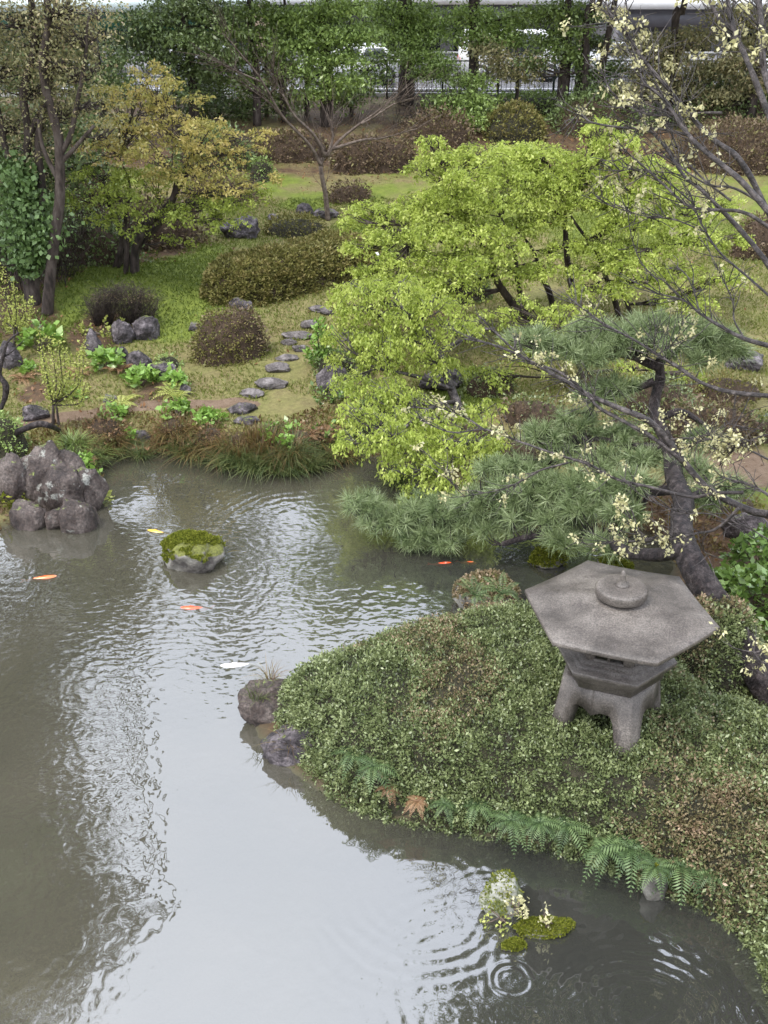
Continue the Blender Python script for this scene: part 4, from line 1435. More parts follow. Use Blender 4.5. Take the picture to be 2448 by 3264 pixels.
for k, (x, y, w, h, n, lb) in enumerate([(2390, 2010, 1.1, .75, 1500, 'large glossy-leaved shrub right of the leaning trunk'), (2440, 1890, 1.0, .8, 1100, 'glossy-leaved shrub at the right edge above the other'),
                                        (2230, 1900, .4, .35, 200, 'small glossy plant just left of the leaning trunk'), (2130, 2010, .3, .2, 90, 'few glossy leaves behind the lantern roof corner')]):
    leafy(lb, x, y, w, h, n, .085, 'shrub', 240 + k, 'glossy_shrub', 'shrub', 'glossy shrubs by the leaning trunk', z=.15)
# sapling beside the steps
rng = np.random.default_rng(31)
b = G(1020, 1165)
root = thing('sapling', b, 'thin green-leaved sapling beside the stepping stones', 'sapling')
ms, ml = MB(), MB()
for (tx, ty) in [(1015, 1010), (1040, 1040), (990, 1080), (1055, 1090), (975, 1120), (1010, 1060), (1030, 1120)]:
    e = D(tx, ty, b[1] - .1)
    c_, _ = tube(ms, [b, (b + e) / 2 + rng.normal(size=3) * .05, e], .012, .005, 5)
    i_ = rng.integers(len(c_) // 3, len(c_), 60)
    leaves(ml, c_[i_] + rng.normal(size=(60, 3)) * .05, .09, .5, .1, rng=rng)
ms.build('trunk', M['bark'], root)
ml.build('foliage', M['bright'], root)

# upright yellow-green shrubs on the left bank
for k, (bx, by, tips, lb) in enumerate([
    (180, 1360, [(125, 1060), (160, 1080), (185, 1090), (205, 1120), (225, 1140), (265, 1095), (245, 1160), (150, 1180), (270, 1230), (200, 1200), (135, 1130), (255, 1130)], 'yellow-green shrub with upright stems above the tall boulder'),
    (55, 1110, [(5, 860), (35, 890), (45, 960), (70, 950), (100, 955), (20, 1000), (75, 1040), (-10, 930), (50, 1010)], 'tall yellow-green shrub at the left edge')]):
    b = G(bx, by)
    rng = np.random.default_rng(300 + k)
    root = thing('upright_shrub', b, lb, 'shrub')
    ms, ml = MB(), MB()
    fk = b + [0, 0, .35]
    tube(ms, [b + [-.05, 0, 0], fk], .03, .022, 6)
    tube(ms, [b + [.04, 0, 0], fk + [.05, 0, .1]], .022, .016, 6)
    for (tx, ty) in tips:
        e = D(tx, ty, b[1] + rng.normal() * .25)
        c_, _ = tube(ms, [fk, fk * .5 + e * .5 + [(e[0] - fk[0]) * .25, 0, -.12], e], .013, .004, 4)
        i_ = rng.integers(len(c_) // 4, len(c_), 230)
        leaves(ml, c_[i_] + rng.normal(size=(230, 3)) * .035, .035, .6, -.2, rng=rng)
    ms.build('trunk', M['bark'], root)
    ml.build('foliage', M['yellowgreen'], root)

# a shrub's low limb arching over the boulders
mb = MB()
tube(mb, [G(-20, 1430), D(10, 1400, G(0, 1420)[1] - .1), D(60, 1375, G(0, 1420)[1] - .3), D(120, 1352, G(0, 1420)[1] - .35), D(160, 1358, G(0, 1420)[1] - .3), G(190, 1372)], 0, rad=[.035, .05, .045, .05, .04, .03], sides=8, wob=.4)
tag(mb.build('dead_branch', M['bark_dark'], None, True), 'dark dead branch arching over the tallest boulder', 'branch')
mb = MB()
yb_ = G(0, 1330)[1]
tube(mb, [G(-30, 1340), D(8, 1290, yb_), D(18, 1230, yb_), D(-2, 1190, yb_), D(12, 1130, yb_), D(25, 1090, yb_), D(60, 1060, yb_)], 0, rad=[.05, .04, .05, .035, .03, .02, .012], sides=7, wob=.5)
tube(mb, [D(8, 1140, yb_), D(40, 1120, yb_), D(75, 1085, yb_)], .014, .006, 5)
tag(mb.build('old_stem', M['bark_dark'], None, True), 'gnarled dark stem at the left edge above the ball bush', 'stem')

GC = [(320, 1440, .38, 'grass_rust', 'rusty grass clump left of the pond-edge rock'), (390, 1455, .35, 'grass', 'green grass clump at the water left of the pond-edge rock'), (360, 1400, .35, 'grass_rust', 'reddish-brown clump under the left green plant'),
      (540, 1410, .38, 'grass_rust', 'rusty grass clump right of the dry ferns'), (600, 1440, .42, 'grass', 'green grass clump leaning over the water, leftmost of the long bank'), (660, 1455, .40, 'grass_rust', 'rusty overhanging clump left of the big grass'),
      (590, 1390, .3, 'grass_rust', 'short rusty clump on top of the bank'), (720, 1430, .35, 'grass_rust', 'rust-brown clump behind the big grass'), (800, 1420, .45, 'grass_rust', 'golden-brown rounded grass mound below the grey rock'),
      (740, 1490, .42, 'grass', 'green clump dipping into the water left of the big one'), (830, 1500, .48, 'grass', 'big dark green arching grass at the water'), (910, 1500, .48, 'grass', 'big arching grass right of the dark one'),
      (970, 1480, .40, 'grass', 'arching grass right end of the bank'), (880, 1450, .38, 'grass_rust', 'rust-tinged clump above the arching grasses'), (1030, 1450, .32, 'grass', 'dark grass by the hanging maple'),
      (860, 1400, .25, 'grass', 'small green tuft on the bank top left of the orange ferns'), (240, 1430, .35, 'ever', 'grey-green clump beside the tallest boulder'), (260, 1470, .3, 'grass', 'green clump right of the tallest boulder'),
      (1300, 1560, .3, 'grass', 'grass clump under the pine at the shore'), (1080, 1470, .3, 'grass_rust', 'rusty clump under the hanging maple')]
for k, (x, y, L, mt, lb) in enumerate(GC):
    b = G(x, y)
    mb = MB()
    rng = np.random.default_rng(400 + k)
    mound = lb.find('mound') > 0
    for j in range(5):
        o_ = rng.normal(size=3) * [.17, .10, 0]
        q_ = b + o_
        q_[2] = max(.02, gz1(q_[0], q_[1]))
        blades(mb, q_, 120, L * .88, .11, .012, rng, 1.35 if not mound else .6, up=.7)
    tag(mb.build('grass_clump', M[mt]), lb, 'grass', 'grass clumps along the pond bank')
for k, (x, y, L, mt, lb) in enumerate([(470, 1440, .30, 'fern_dry', 'orange dry fern at the pond edge, left'), (500, 1435, .28, 'fern_dry', 'orange dry fern touching the water, left'), (980, 1400, .26, 'fern_dry', 'orange dry fern at the pond edge, middle'),
                                      (1040, 1390, .30, 'fern_dry', 'orange dry fern at the pond edge, right'), (930, 1410, .28, 'fern_dry', 'orange dry fern left of the middle one'), (385, 1300, .35, 'yellowgreen', 'pale yellow fern beside the small dark stone'),
                                      (560, 1270, .35, 'yellowgreen', 'pale yellow fern right of the leafy plants'), (270, 1480, .25, 'fern_dry', 'dry fern beside the upright grey boulder'), (385, 1190, .3, 'fern_dry', 'brown dry fern between the two bright plants'),
                                      (75, 1215, .3, 'fern_dry', 'brown dry fern under the left shrub'), (250, 1200, .3, 'fern_dry', 'dry fern behind the yellow-green shrub')]):
    fern(lb, G(x, y) + [0, 0, .03], 14, L, 500 + k, mt, 1.0, .9, 'ferns on the far bank')

for k, (x0, x1, yt, yb, lf, lb) in enumerate([(290, 395, 1355, 1450, 'rust', 'rusty low shrub on the bank left of the pond-edge rock'), (500, 600, 1370, 1450, 'rust', 'rusty low shrub right of the pond-edge rock'),
                                             (600, 720, 1385, 1462, 'rust', 'reddish shrub at the water in the middle of the bank'), (720, 800, 1400, 1470, 'hedge', 'olive low shrub between the reddish shrub and the golden mound'),
                                             (930, 1060, 1385, 1450, 'rust', 'orange-brown low growth at the right end of the bank')]):
    hedge_px('low_shrub', lb, 'shrub', x0, x1, yt, yb, lf, size=.045, core='core_brown', seed=50.2 + k, fuzz=.07, lump=.35, ls=3, dens=.9, depth=.5)

# bare twig hedge on the lawn
b = G(400, 1030)
root = thing('bare_hedge', b, 'leafless brown twig hedge on the green lawn', 'hedge')
rng = np.random.default_rng(77)
mt_ = MB()
for k in range(46):
    x_ = 300 + 190 * rng.random()
    s_ = G(x_, 1045 - 20 * rng.random())
    for j in range(9):
        tx = x_ + rng.normal() * 50
        e = D(np.clip(tx, 275, 505), 905 + 22 * rng.random() + abs(tx - 400) ** 2 * .003, s_[1] + rng.normal() * .25)
        m_ = s_ * .5 + e * .5 + [(e[0] - s_[0]) * -.15, 0, 0]
        c_, _ = tube(mt_, [s_, m_, e], .008 if j == 0 else .0045, .002, 3, smooth_n=3)
        for q_ in range(3):
            s2 = c_[rng.integers(2, len(c_))]
            tube(mt_, [s2, s2 + rng.normal(size=3) * [.12, .1, .03] + [0, 0, .08]], .003, .0015, 3, smooth_n=1)
mt_.build('twigs', M['bark'], root)
ml = MB()
p_ = np.array([D(290 + 200 * rng.random(), 935 + 30 * rng.random(), b[1] + rng.normal() * .25) for _ in range(1500)])
leaves(ml, p_, .02, .5, rng=rng)
ml.build('buds', M['hedge_brown'], root)
# bare dry scrub in the left shade
for k, (x0, x1, yt, yb, lb) in enumerate([(10, 230, 660, 900, 'brown leafless scrub between the two left trunks'), (230, 400, 640, 830, 'brown leafless scrub left of the orange maple'), (1250, 1500, 200, 400, 'leafless brown scrub along the street fence')]):
    b = G((x0 + x1) / 2, yb)
    root = thing('bare_scrub', b, lb, 'shrub', 'leafless scrub in the shade')
    mt_ = MB()
    for j in range(90):
        x_ = x0 + (x1 - x0) * rng.random()
        s_ = b + [(x_ - (x0 + x1) / 2) / ppm(b), rng.normal() * .5, 0]
        e = D(x_ + rng.normal() * 45, yt + (yb - yt) * .7 * rng.random() ** 1.2, b[1] + rng.normal() * .6)
        c_, _ = tube(mt_, [s_, s_ * .5 + e * .5 + rng.normal(size=3) * .1, e], .008, .003, 4, smooth_n=4)
        for q_ in range(5):
            s2 = c_[rng.integers(2, len(c_))]
            tube(mt_, [s2, s2 + rng.normal(size=3) * [.25, .2, .12] + [0, 0, .15]], .005, .002, 3, smooth_n=1)
    mt_.build('twigs', M['bark'], root)

# small garden lamp
b = G(1200, 862)
root = thing('garden_lamp', b, 'small white garden lamp behind the maple', 'lamp')
mb = MB()
ringed(mb, [(.03, b[2]), (.03, b[2] + .22)], 0, 12, b)
mb.build('post', plain('lamp_post_grey', (.12, .12, .12)), root)
mb = MB()
ringed(mb, [(.05, b[2] + .22), (.06, b[2] + .25), (.06, b[2] + .34), (.035, b[2] + .38)], 0, 16, b)
mb.build('lamp_shade', plain('lamp_white', (.8, .8, .78)), root, True)

# lawn grass and fallen leaves
rng = np.random.default_rng(9)
n_ = 190000
x_ = rng.uniform(-9, 9, n_)
y_ = rng.uniform(13.5, 28, n_)
sd_ = pip_sdf(x_, y_, POND)
gi = np.clip(np.searchsorted(gx, x_), 0, len(gx) - 1)
gj = np.clip(np.searchsorted(gy, y_), 0, len(gy) - 1)
ok = (sd_ < -.15) & (dirt[gj, gi] < .25) & ((litter[gj, gi] < .5) | (n2(x_, y_, 2.1, 7) > .52)) & (n2(x_, y_, 1.3, 5) + .35 * green[gj, gi] > .42)
x_, y_, gr_ = x_[ok], y_[ok], green[gj, gi][ok]
p_ = np.stack([x_, y_, gz(x_, y_)], 1)
ml = MB()
leaves(ml, p_, .05, .35, -1.2, a=np.clip(.75 - .6 * gr_ + .35 * (rng.random(len(x_)) - .5), 0, 1), rng=rng)
tag(ml.build('lawn_grass', M['lawn'], origin=np.zeros(3)), kind='stuff')
ml = MB()
n_ = 26000
x_ = rng.uniform(-12, 13, n_)
y_ = rng.uniform(5, 36, n_)
gi = np.clip(np.searchsorted(gx, x_), 0, len(gx) - 1)
gj = np.clip(np.searchsorted(gy, y_), 0, len(gy) - 1)
ok = (pip_sdf(x_, y_, POND) < -.1) & ((litter[gj, gi] > .3) | (rng.random(n_) < .06))
p_ = np.stack([x_[ok], y_[ok], gz(x_[ok], y_[ok]) + .01], 1)
leaves(ml, p_, .06, .6, .0, rng=rng)
tag(ml.build('fallen_leaves', M['litter'], origin=np.zeros(3)), kind='stuff')
# low mixed ground cover on the pond banks
ml = MB()
n_ = 160000
x_ = rng.uniform(-7, 7, n_)
y_ = rng.uniform(5, 19, n_)
sd_ = pip_sdf(x_, y_, POND)
k_ = n2(x_, y_, 1.6, 9)
gi = np.clip(np.searchsorted(gx, x_), 0, len(gx) - 1)
gj = np.clip(np.searchsorted(gy, y_), 0, len(gy) - 1)
ok = (y_ > 11.2) & (sd_ < 0) & (sd_ > -1.1) & (k_ + .25 * (1 + sd_) > .45) & (dirt[gj, gi] < .4)
p_ = np.stack([x_[ok], y_[ok], gz(x_[ok], y_[ok]) + .02], 1)
leaves(ml, p_, .055, .4, -.8, a=np.clip(n2(x_[ok], y_[ok], 2.5, 3) + .5 * (rng.random(ok.sum()) - .5), 0, 1), rng=rng)
tag(ml.build('bank_ground_cover', M['grass_rust'], origin=np.zeros(3)), kind='stuff')

# ================================================================== trees
def gb(px, py):
    return G(px, py)


# --- orange-olive maple on the lawn
b = gb(420, 872)
Y = b[1]
tree('maple', 'spreading olive and orange maple on the green lawn', 'tree', b,
     [([0.0962, 0.0814, 0.074, 0.0592, 0.037], [b + [.05, 0, -.05]] + px3([(430, 800), (470, 720, -.1), (545, 640, -.2), (565, 560, -.2)], Y)),
      ([0.074, 0.0592, 0.0444, 0.0296], [b + [.06, .1, -.05]] + px3([(440, 790, .1), (520, 700, .2), (570, 600, .3), (600, 500, .3)], Y)),
      ([0.0592, 0.0518, 0.037, 0.0222, 0.0148], [b + [-.14, .05, -.05]] + px3([(405, 800), (400, 700, .1), (415, 600, .1), (380, 500, .2)], Y))],
     clp([(460, 215, 60, 22, 0), (500, 265, 100, 34, -.1), (390, 300, 90, 36, .3), (450, 335, 110, 38, -.3), (560, 320, 90, 34, .2), (420, 400, 120, 40, .2), (560, 400, 120, 40, -.4), (680, 395, 80, 22, .2), (500, 470, 130, 40, -.6),
          (640, 460, 100, 30, -.2), (760, 430, 80, 22, .1), (360, 480, 90, 40, .3), (700, 520, 110, 30, -.2), (800, 480, 60, 16, 0), (820, 420, 50, 14, .2), (590, 560, 120, 40, -.5), (720, 590, 110, 28, -.3), (840, 565, 40, 14, -.2)], Y, .9),
     'maple_olive', 'bark', .06, .34, spray=.35, spread=.16, flat=.25, droop=.5, keep=.85, seed=11, twigs=14, branch_r=.03)
tree('maple', 'greener maple half behind the olive and orange one', 'tree', b + [-.5, .5, 0],
     [([0.0592, 0.0518, 0.037, 0.0222], [b + [-.5, .5, -.1]] + px3([(390, 760, .4), (350, 660, .3), (330, 580, .3)], Y)), ([0.0444, 0.037, 0.0222], [b + [-.4, .5, 0]] + px3([(430, 740, .5), (520, 660, .4)], Y))],
     clp([(330, 560, 110, 40, .3), (300, 640, 100, 40, 0), (420, 620, 110, 40, -.4), (380, 700, 100, 34, -.5), (520, 690, 100, 40, -.7), (640, 650, 110, 34, -.5), (740, 640, 80, 26, -.4), (700, 700, 90, 24, -.5), (560, 760, 50, 18, -.6), (800, 620, 60, 20, -.3), (490, 560, 120, 40, 0)], Y, .9),
     'maple_green', 'bark', .06, .32, spray=.45, spread=.16, flat=.25, droop=.5, keep=.85, seed=12, twigs=12, branch_r=.028)

# --- bright green maples on the slope
bA = gb(1695, 1042)
Y = bA[1]
tree('maple', 'bright green maple with a dark trunk leaning left, largest crown', 'tree', bA,
     [([0.0888, 0.0814, 0.0666, 0.0518, 0.0333, 0.0222], [bA + [0, 0, -.05]] + px3([(1680, 1010), (1620, 950, -.2), (1565, 860, -.3), (1530, 760, -.3), (1480, 640, -.2), (1420, 540, 0)], Y)),
      ([0.0518, 0.0444, 0.0296, 0.0185], px3([(1680, 1010), (1650, 900, -.3), (1640, 800, -.5), (1600, 700, -.4)], Y)),
      ([0.037, 0.0333, 0.0222, 0.0148], px3([(1560, 860, -.3), (1470, 800, -.5), (1380, 760, -.5), (1300, 740, -.6)], Y)),
      ([0.037, 0.0296, 0.0222, 0.0148], px3([(1530, 760, -.3), (1450, 700, -.2), (1400, 660, 0)], Y))],
     clp([(1370, 445, 50, 22, .2), (1420, 500, 90, 34, .1), (1540, 480, 90, 28, 0), (1500, 550, 120, 38, -.2), (1350, 540, 60, 26, .3), (1560, 630, 120, 40, -.4), (1430, 620, 100, 36, -.2), (1330, 640, 70, 24, 0), (1260, 670, 80, 26, -.2), (1190, 660, 70, 20, -.1), (1160, 700, 70, 24, -.3),
          (1250, 740, 90, 32, -.5), (1380, 740, 110, 38, -.7), (1520, 730, 110, 34, -.8), (1150, 790, 60, 30, -.4), (1280, 820, 100, 36, -.8), (1420, 830, 100, 34, -1.0), (1620, 560, 90, 30, 0), (1350, 900, 90, 34, -1.1), (1620, 780, 70, 30, -.9), (1170, 860, 60, 28, -.6), (1240, 880, 100, 36, -1.0), (1440, 900, 100, 36, -1.3), (1530, 830, 100, 34, -1.2), (1130, 930, 70, 30, -.9), (1330, 960, 100, 34, -1.5), (1470, 650, 100, 36, -.3), (1400, 700, 100, 34, -.4)], Y, .9),
     'maple', 'bark', .055, .82, spray=.6, spread=.14, flat=.22, droop=.6, keep=.82, seed=21, twigs=14, branch_r=.028)
bB = gb(1770, 995)
Y = bB[1]
tree('maple', 'bright green maple with upright forked trunk in the middle of the slope', 'tree', bB,
     [([0.0666, 0.0592, 0.0444, 0.0296, 0.0185], [bB + [0, 0, -.05]] + px3([(1750, 930), (1725, 880, -.1), (1700, 800, 0), (1640, 720, 0)], Y)),
      ([0.0666, 0.0629, 0.0518, 0.037, 0.0222], [D(1835, 930, Y + .1) - [0, 0, .1]] + px3([(1820, 900, .1), (1805, 800, .1), (1800, 690, .1), (1780, 600, .1), (1745, 520, .1)], Y)),
      ([0.0296, 0.0222, 0.0148], px3([(1797, 670, .1), (1840, 620, 0), (1880, 580, 0)], Y)), ([0.0259, 0.0222, 0.0148], px3([(1800, 700, .1), (1740, 650, 0), (1700, 610, 0)], Y))],
     clp([(1640, 475, 80, 24, .1), (1740, 500, 100, 32, 0), (1690, 560, 120, 36, -.2), (1830, 560, 110, 36, -.1), (1760, 620, 120, 32, -.4), (1880, 640, 100, 34, -.4), (1660, 640, 90, 32, -.4), (1730, 700, 70, 24, -.8), (1860, 500, 80, 26, .2), (1650, 720, 80, 30, -.8), (1790, 780, 60, 24, -1.), (1930, 780, 90, 28, -.8), (1620, 860, 90, 28, -1.2), (1730, 850, 60, 24, -1.3), (1880, 860, 80, 26, -1.2), (1700, 480, 90, 30, .1), (1790, 560, 90, 32, 0), (1600, 520, 90, 30, .1)], Y, .9),
     'maple', 'bark', .055, .78, spray=.6, spread=.14, flat=.22, droop=.6, keep=.78, seed=22, twigs=14, branch_r=.028)
bC = gb(1975, 1010)
Y = bC[1]
tree('maple', 'bright green maple with thin double trunk at the right of the slope', 'tree', bC,
     [([0.0592, 0.0518, 0.0407, 0.0296, 0.0148], [bC + [0, 0, -.05]] + px3([(1960, 960), (1930, 880), (1900, 800), (1840, 720), (1790, 640)], Y)),
      ([0.0444, 0.0407, 0.0296, 0.0222], [bC + [.25, .1, -.05]] + px3([(2000, 970, .1), (1975, 880, .2), (2010, 760, .2), (2060, 640, .2)], Y)),
      ([0.0296, 0.0222, 0.0148], px3([(1985, 860, .2), (2100, 780, 0), (2180, 700, 0)], Y))],
     clp([(1930, 400, 60, 24, .2), (1960, 450, 90, 30, .1), (1920, 510, 90, 30, 0), (2030, 520, 90, 28, .1), (1990, 590, 110, 32, -.2), (2100, 610, 90, 28, 0), (2180, 660, 90, 26, .1), (2080, 700, 110, 28, -.3), (1980, 700, 90, 28, -.5), (2200, 740, 100, 26, -.2), (2050, 800, 100, 28, -.8), (2150, 860, 80, 20, -.8), (2280, 650, 80, 26, .3), (2330, 760, 70, 26, .3), (1900, 920, 80, 26, -1.2), (2050, 900, 90, 28, -1), (2180, 960, 90, 26, -1), (2300, 880, 80, 26, -.6), (1960, 640, 90, 30, -.2), (2120, 540, 80, 28, .2), (2000, 840, 80, 28, -.9)], Y, .9),
     'maple', 'bark', .055, .75, spray=.6, spread=.14, flat=.22, droop=.6, keep=.72, seed=23, twigs=16, branch_r=.026)
bD = gb(1480, 1330)
Y = bD[1] + .2
tree('weeping_maple', 'weeping bright green maple overhanging the far pond shore', 'tree', bD,
     [([0.0814, 0.074, 0.0592, 0.0444, 0.0296], [bD + [0, 0, -.05]] + px3([(1450, 1270), (1420, 1190, .1), (1400, 1120, .2), (1350, 1050, .2), (1280, 980, .2)], Y)),
      ([0.0444, 0.037, 0.0296, 0.0222, 0.0148], px3([(1400, 1120, .2), (1490, 1075, .3), (1560, 1050, .4), (1620, 1100, .4)], Y)),
      ([0.037, 0.0296, 0.0222], px3([(1440, 1240), (1330, 1200, -.1), (1230, 1180, -.2), (1160, 1160, -.2)], Y)),
      ([0.037, 0.0296, 0.0222], px3([(1450, 1280), (1400, 1290, -.9), (1330, 1330, -1.8), (1250, 1400, -2.5)], Y)), ([0.037, 0.0296, 0.0222], px3([(1455, 1290), (1450, 1310, -1.2), (1440, 1390, -2.3), (1400, 1480, -2.8)], Y))],
     clp([(1170, 910, 80, 28, 0.5), (1270, 900, 100, 30, 0.5), (1380, 960, 100, 30, 0.4), (1150, 980, 80, 30, 0.4), (1260, 1000, 100, 34, 0.2), (1180, 1060, 100, 34, 0.2), (1310, 1080, 110, 34, 0.1), (1120, 1130, 70, 26, 0.1), (1230, 1150, 90, 34, 0), (1440, 1030, 90, 28, 0.3),
          (1380, 1150, 80, 26, 0.2), (1200, 1230, 100, 30, -1), (1300, 1260, 80, 30, -1), (1130, 1300, 60, 30, -1.9), (1200, 1330, 100, 40, -1.9), (1120, 1400, 50, 36, -2.6), (1210, 1420, 80, 40, -2.6), (1330, 1350, 90, 40, -1.9), (1310, 1440, 90, 40, -2.6), (1420, 1400, 90, 40, -2.6), (1440, 1490, 90, 44, -3), (1350, 1530, 70, 34, -3), (1450, 1560, 50, 24, -3), (1400, 1330, 80, 34, -2), (1530, 1400, 70, 34, -2.6), (1270, 1500, 40, 26, -3), (1540, 1300, 60, 26, -1.9), (1380, 1600, 60, 34, -3), (1300, 1570, 40, 26, -3), (1460, 1620, 50, 26, -3), (1220, 1090, 100, 36, -0.2), (1130, 1210, 70, 30, -1), (1260, 1380, 70, 36, -2.6), (1500, 1440, 70, 36, -2.6), (1090, 1060, 50, 24, 0)], Y, .8),
     'maple', 'bark_grey', .05, .85, spray=.95, spread=.12, flat=.35, droop=1.2, keep=.85, seed=24, twigs=12, branch_r=.026)
bE = gb(1860, 1240)
Y = bE[1]
tree('maple', 'small green maple behind the upper pine trunk', 'tree', bE,
     [([0.0444, 0.037, 0.0296, 0.0148], [bE + [0, 0, -.05]] + px3([(1850, 1180), (1820, 1120), (1780, 1060)], Y)), ([0.0296, 0.0222, 0.0148], px3([(1850, 1190), (1950, 1180), (2060, 1180)], Y))],
     clp([(1700, 1060, 90, 34, 0), (1800, 1000, 100, 36, .2), (1830, 1080, 90, 32, -.1), (1720, 1130, 70, 24, -.2), (1640, 1090, 60, 24, -.2), (2020, 1170, 60, 34, -.1), (2060, 1240, 60, 40, -.2), (2110, 1200, 40, 30, 0), (1560, 1190, 80, 26, -.2), (1590, 1000, 70, 24, .1), (2200, 1190, 60, 22, 0), (1650, 960, 60, 20, .1)], Y, .9),
     'maple', 'bark', .05, .5, spray=.8, spread=.12, flat=.3, droop=.9, keep=.85, seed=25, twigs=10, branch_r=.02)

# --- the bare forked tree
b = gb(1046, 702)
Y = b[1]
rng = np.random.default_rng(51)
root = thing('bare_tree', b, 'leafless forked tree standing on the far slope', 'tree')
mt_ = MB()
L_ = []
for rd, pts in [([.07, .055, .05], [(1046, 708), (1037, 620), (1022, 530), (1040, 490)]), ([.045, .035, .028, .02, .012], [(1024, 530), (985, 460), (900, 370), (830, 250), (765, 170), (715, 110)]),
                ([.05, .04, .03, .02], [(1038, 500), (1000, 430), (940, 370), (900, 300)]), ([.045, .035, .025, .015], [(1040, 500), (1080, 450), (1140, 400), (1210, 350), (1270, 300)]),
                ([.045, .035, .02, .012], [(1060, 475), (1150, 448), (1220, 440), (1330, 410)]), ([.035, .03, .02], [(1045, 490), (1060, 440), (1055, 380)]), ([.03, .02, .012], [(860, 300), (880, 270), (865, 230)]),
                ([.03, .02, .012], [(830, 260), (760, 230), (700, 200)]), ([.03, .02, .01], [(905, 380), (860, 330), (780, 270)]), ([.03, .02, .01], [(1150, 395), (1180, 380), (1260, 330), (1330, 310)])]:
    c_, r_ = tube(mt_, px3([(x, y, (j * .12) * (1 if x > 1000 else -1) if y < 500 else 0) for j, (x, y) in enumerate(pts)], Y), 0, rad=rd, sides=7, wob=.15)
    L_.append(c_)
    for j in range(26):
        s2 = c_[rng.integers(len(c_) // 3, len(c_))]
        dv = (c_[-1] - c_[0])
        dv = dv / np.linalg.norm(dv)
        e = s2 + dv * (.3 + .5 * rng.random()) + rng.normal(size=3) * .28 + [0, 0, .2]
        tube(mt_, [s2, (s2 + e) / 2 + rng.normal(size=3) * .05, e], .007, .003, 3, smooth_n=3)
mt_.build('trunk', M['bark_tan'], root, True)

# --- the two tall left trees, ivy on the first
def tallcl(x, y, z0, z1, n, r, rng, wob=.8):
    return [((x + rng.normal() * wob, y + rng.normal() * wob, z0 + (z1 - z0) * k / n + rng.normal() * .3), (r * (.7 + .5 * rng.random()),) * 2 + (r * .5,)) for k in range(n)]


rng = np.random.default_rng(61)
b = gb(98, 965)
Y = b[1]
t1 = tree('tall_tree', 'tall ivy-clad tree at the left edge', 'tree', b,
          [([.11, .09, .08, .075, .07, .06, .05, .03], [b - [0, 0, .05]] + px3([(85, 860), (70, 700), (62, 580), (90, 440), (75, 300), (110, 150), (100, 0)], Y) + [D(100, 0, Y) + [0, 0, 4], D(100, 0, Y) + [.5, 0, 9]]),
           ([.07, .06, .05, .04], px3([(62, 580), (20, 480), (0, 380), (-40, 200)], Y)), ([.06, .05, .04, .03], px3([(90, 440), (150, 300), (180, 150), (220, 0)], Y))],
          clp([(40, 60, 120, 50, 0), (140, 130, 120, 50, .3), (0, 220, 110, 50, .2), (110, 280, 110, 45, .4), (30, 400, 90, 40, .3), (180, 60, 90, 45, .3), (-80, 120, 110, 60, 0), (-100, 320, 100, 50, 0), (120, 400, 80, 30, .5)], Y) +
          tallcl(-10.9, 20.5, 7.2, 21.5, 19, 1.7, rng, 1.2) + tallcl(-11.5, 19.5, 6.8, 18, 12, 1.8, rng, 1.0),
          'twiggy', 'bark', .055, .42, .3, .6, keep=.85, seed=31, twigs=40, branch_r=.05, limbr=.4, twig_r=.016)
rng = np.random.default_rng(62)
mb = MB()
c_ = cat_rom(px3([(90, 850), (95, 780), (100, 740), (90, 680), (62, 600), (55, 520)], Y - .15), 10)
p_ = c_[rng.integers(0, len(c_), 5200)]
hw = np.interp(p_[:, 2], [c_[0][2], c_[len(c_) // 2][2], c_[-1][2]], [.12, .30, .16])
leaves(mb, p_ + rng.normal(size=p_.shape) * np.stack([hw, hw, np.full(len(p_), .12)], 1), .09, .75, .6, rng=rng)
mb.build('ivy', M['ivy'], t1)
b = gb(150, 1000)
Y = b[1]
tree('tall_tree', 'tall brownish twiggy tree right of the ivy-clad one', 'tree', b,
     [([.11, .10, .09, .08, .07, .06, .05], [b - [0, 0, .05]] + px3([(158, 900), (175, 760), (190, 640), (190, 520), (185, 430), (150, 300), (135, 180), (150, 0)], Y) + [D(150, 0, Y) + [0, 0, 3], D(150, 0, Y) + [-.3, 0, 8]]),
      ([.055, .045, .035, .02], px3([(188, 500), (225, 430), (245, 330), (270, 200), (280, 60)], Y)), ([.05, .04, .03], px3([(190, 520), (240, 470), (300, 400)], Y)), ([.05, .04, .025], px3([(190, 580), (140, 480), (120, 380)], Y))],
     clp([(200, 30, 110, 50, 0), (260, 120, 80, 40, .2), (180, 200, 110, 45, .1), (250, 240, 70, 35, .3), (290, 330, 60, 30, .2), (200, 350, 80, 35, .4), (300, 40, 50, 40, .3), (330, 420, 50, 24, .2)], Y) +
     tallcl(-9.3, 20.0, 7.0, 17.5, 15, 1.15, rng, .5),
     'twiggy', 'bark', .055, .42, .28, .6, keep=.85, seed=32, twigs=44, branch_r=.05, twig_r=.016)
b = gb(115, 970)
tree('tall_tree', 'slim brown trunk squeezed between the ivy-clad and the twiggy tree', 'tree', b,
     [([.10, .09, .07, .05, .03], [b - [0, 0, .05]] + px3([(110, 880), (128, 760), (135, 600), (120, 450), (150, 300), (160, 100)], b[1]))],
     clp([(110, 480, 80, 30, .2), (160, 350, 70, 30, 0), (90, 560, 60, 30, .5), (30, 600, 70, 40, .4)], b[1]), 'twiggy', 'bark', .055, .3, .25, .5, seed=33, twigs=20)
b = gb(20, 960)
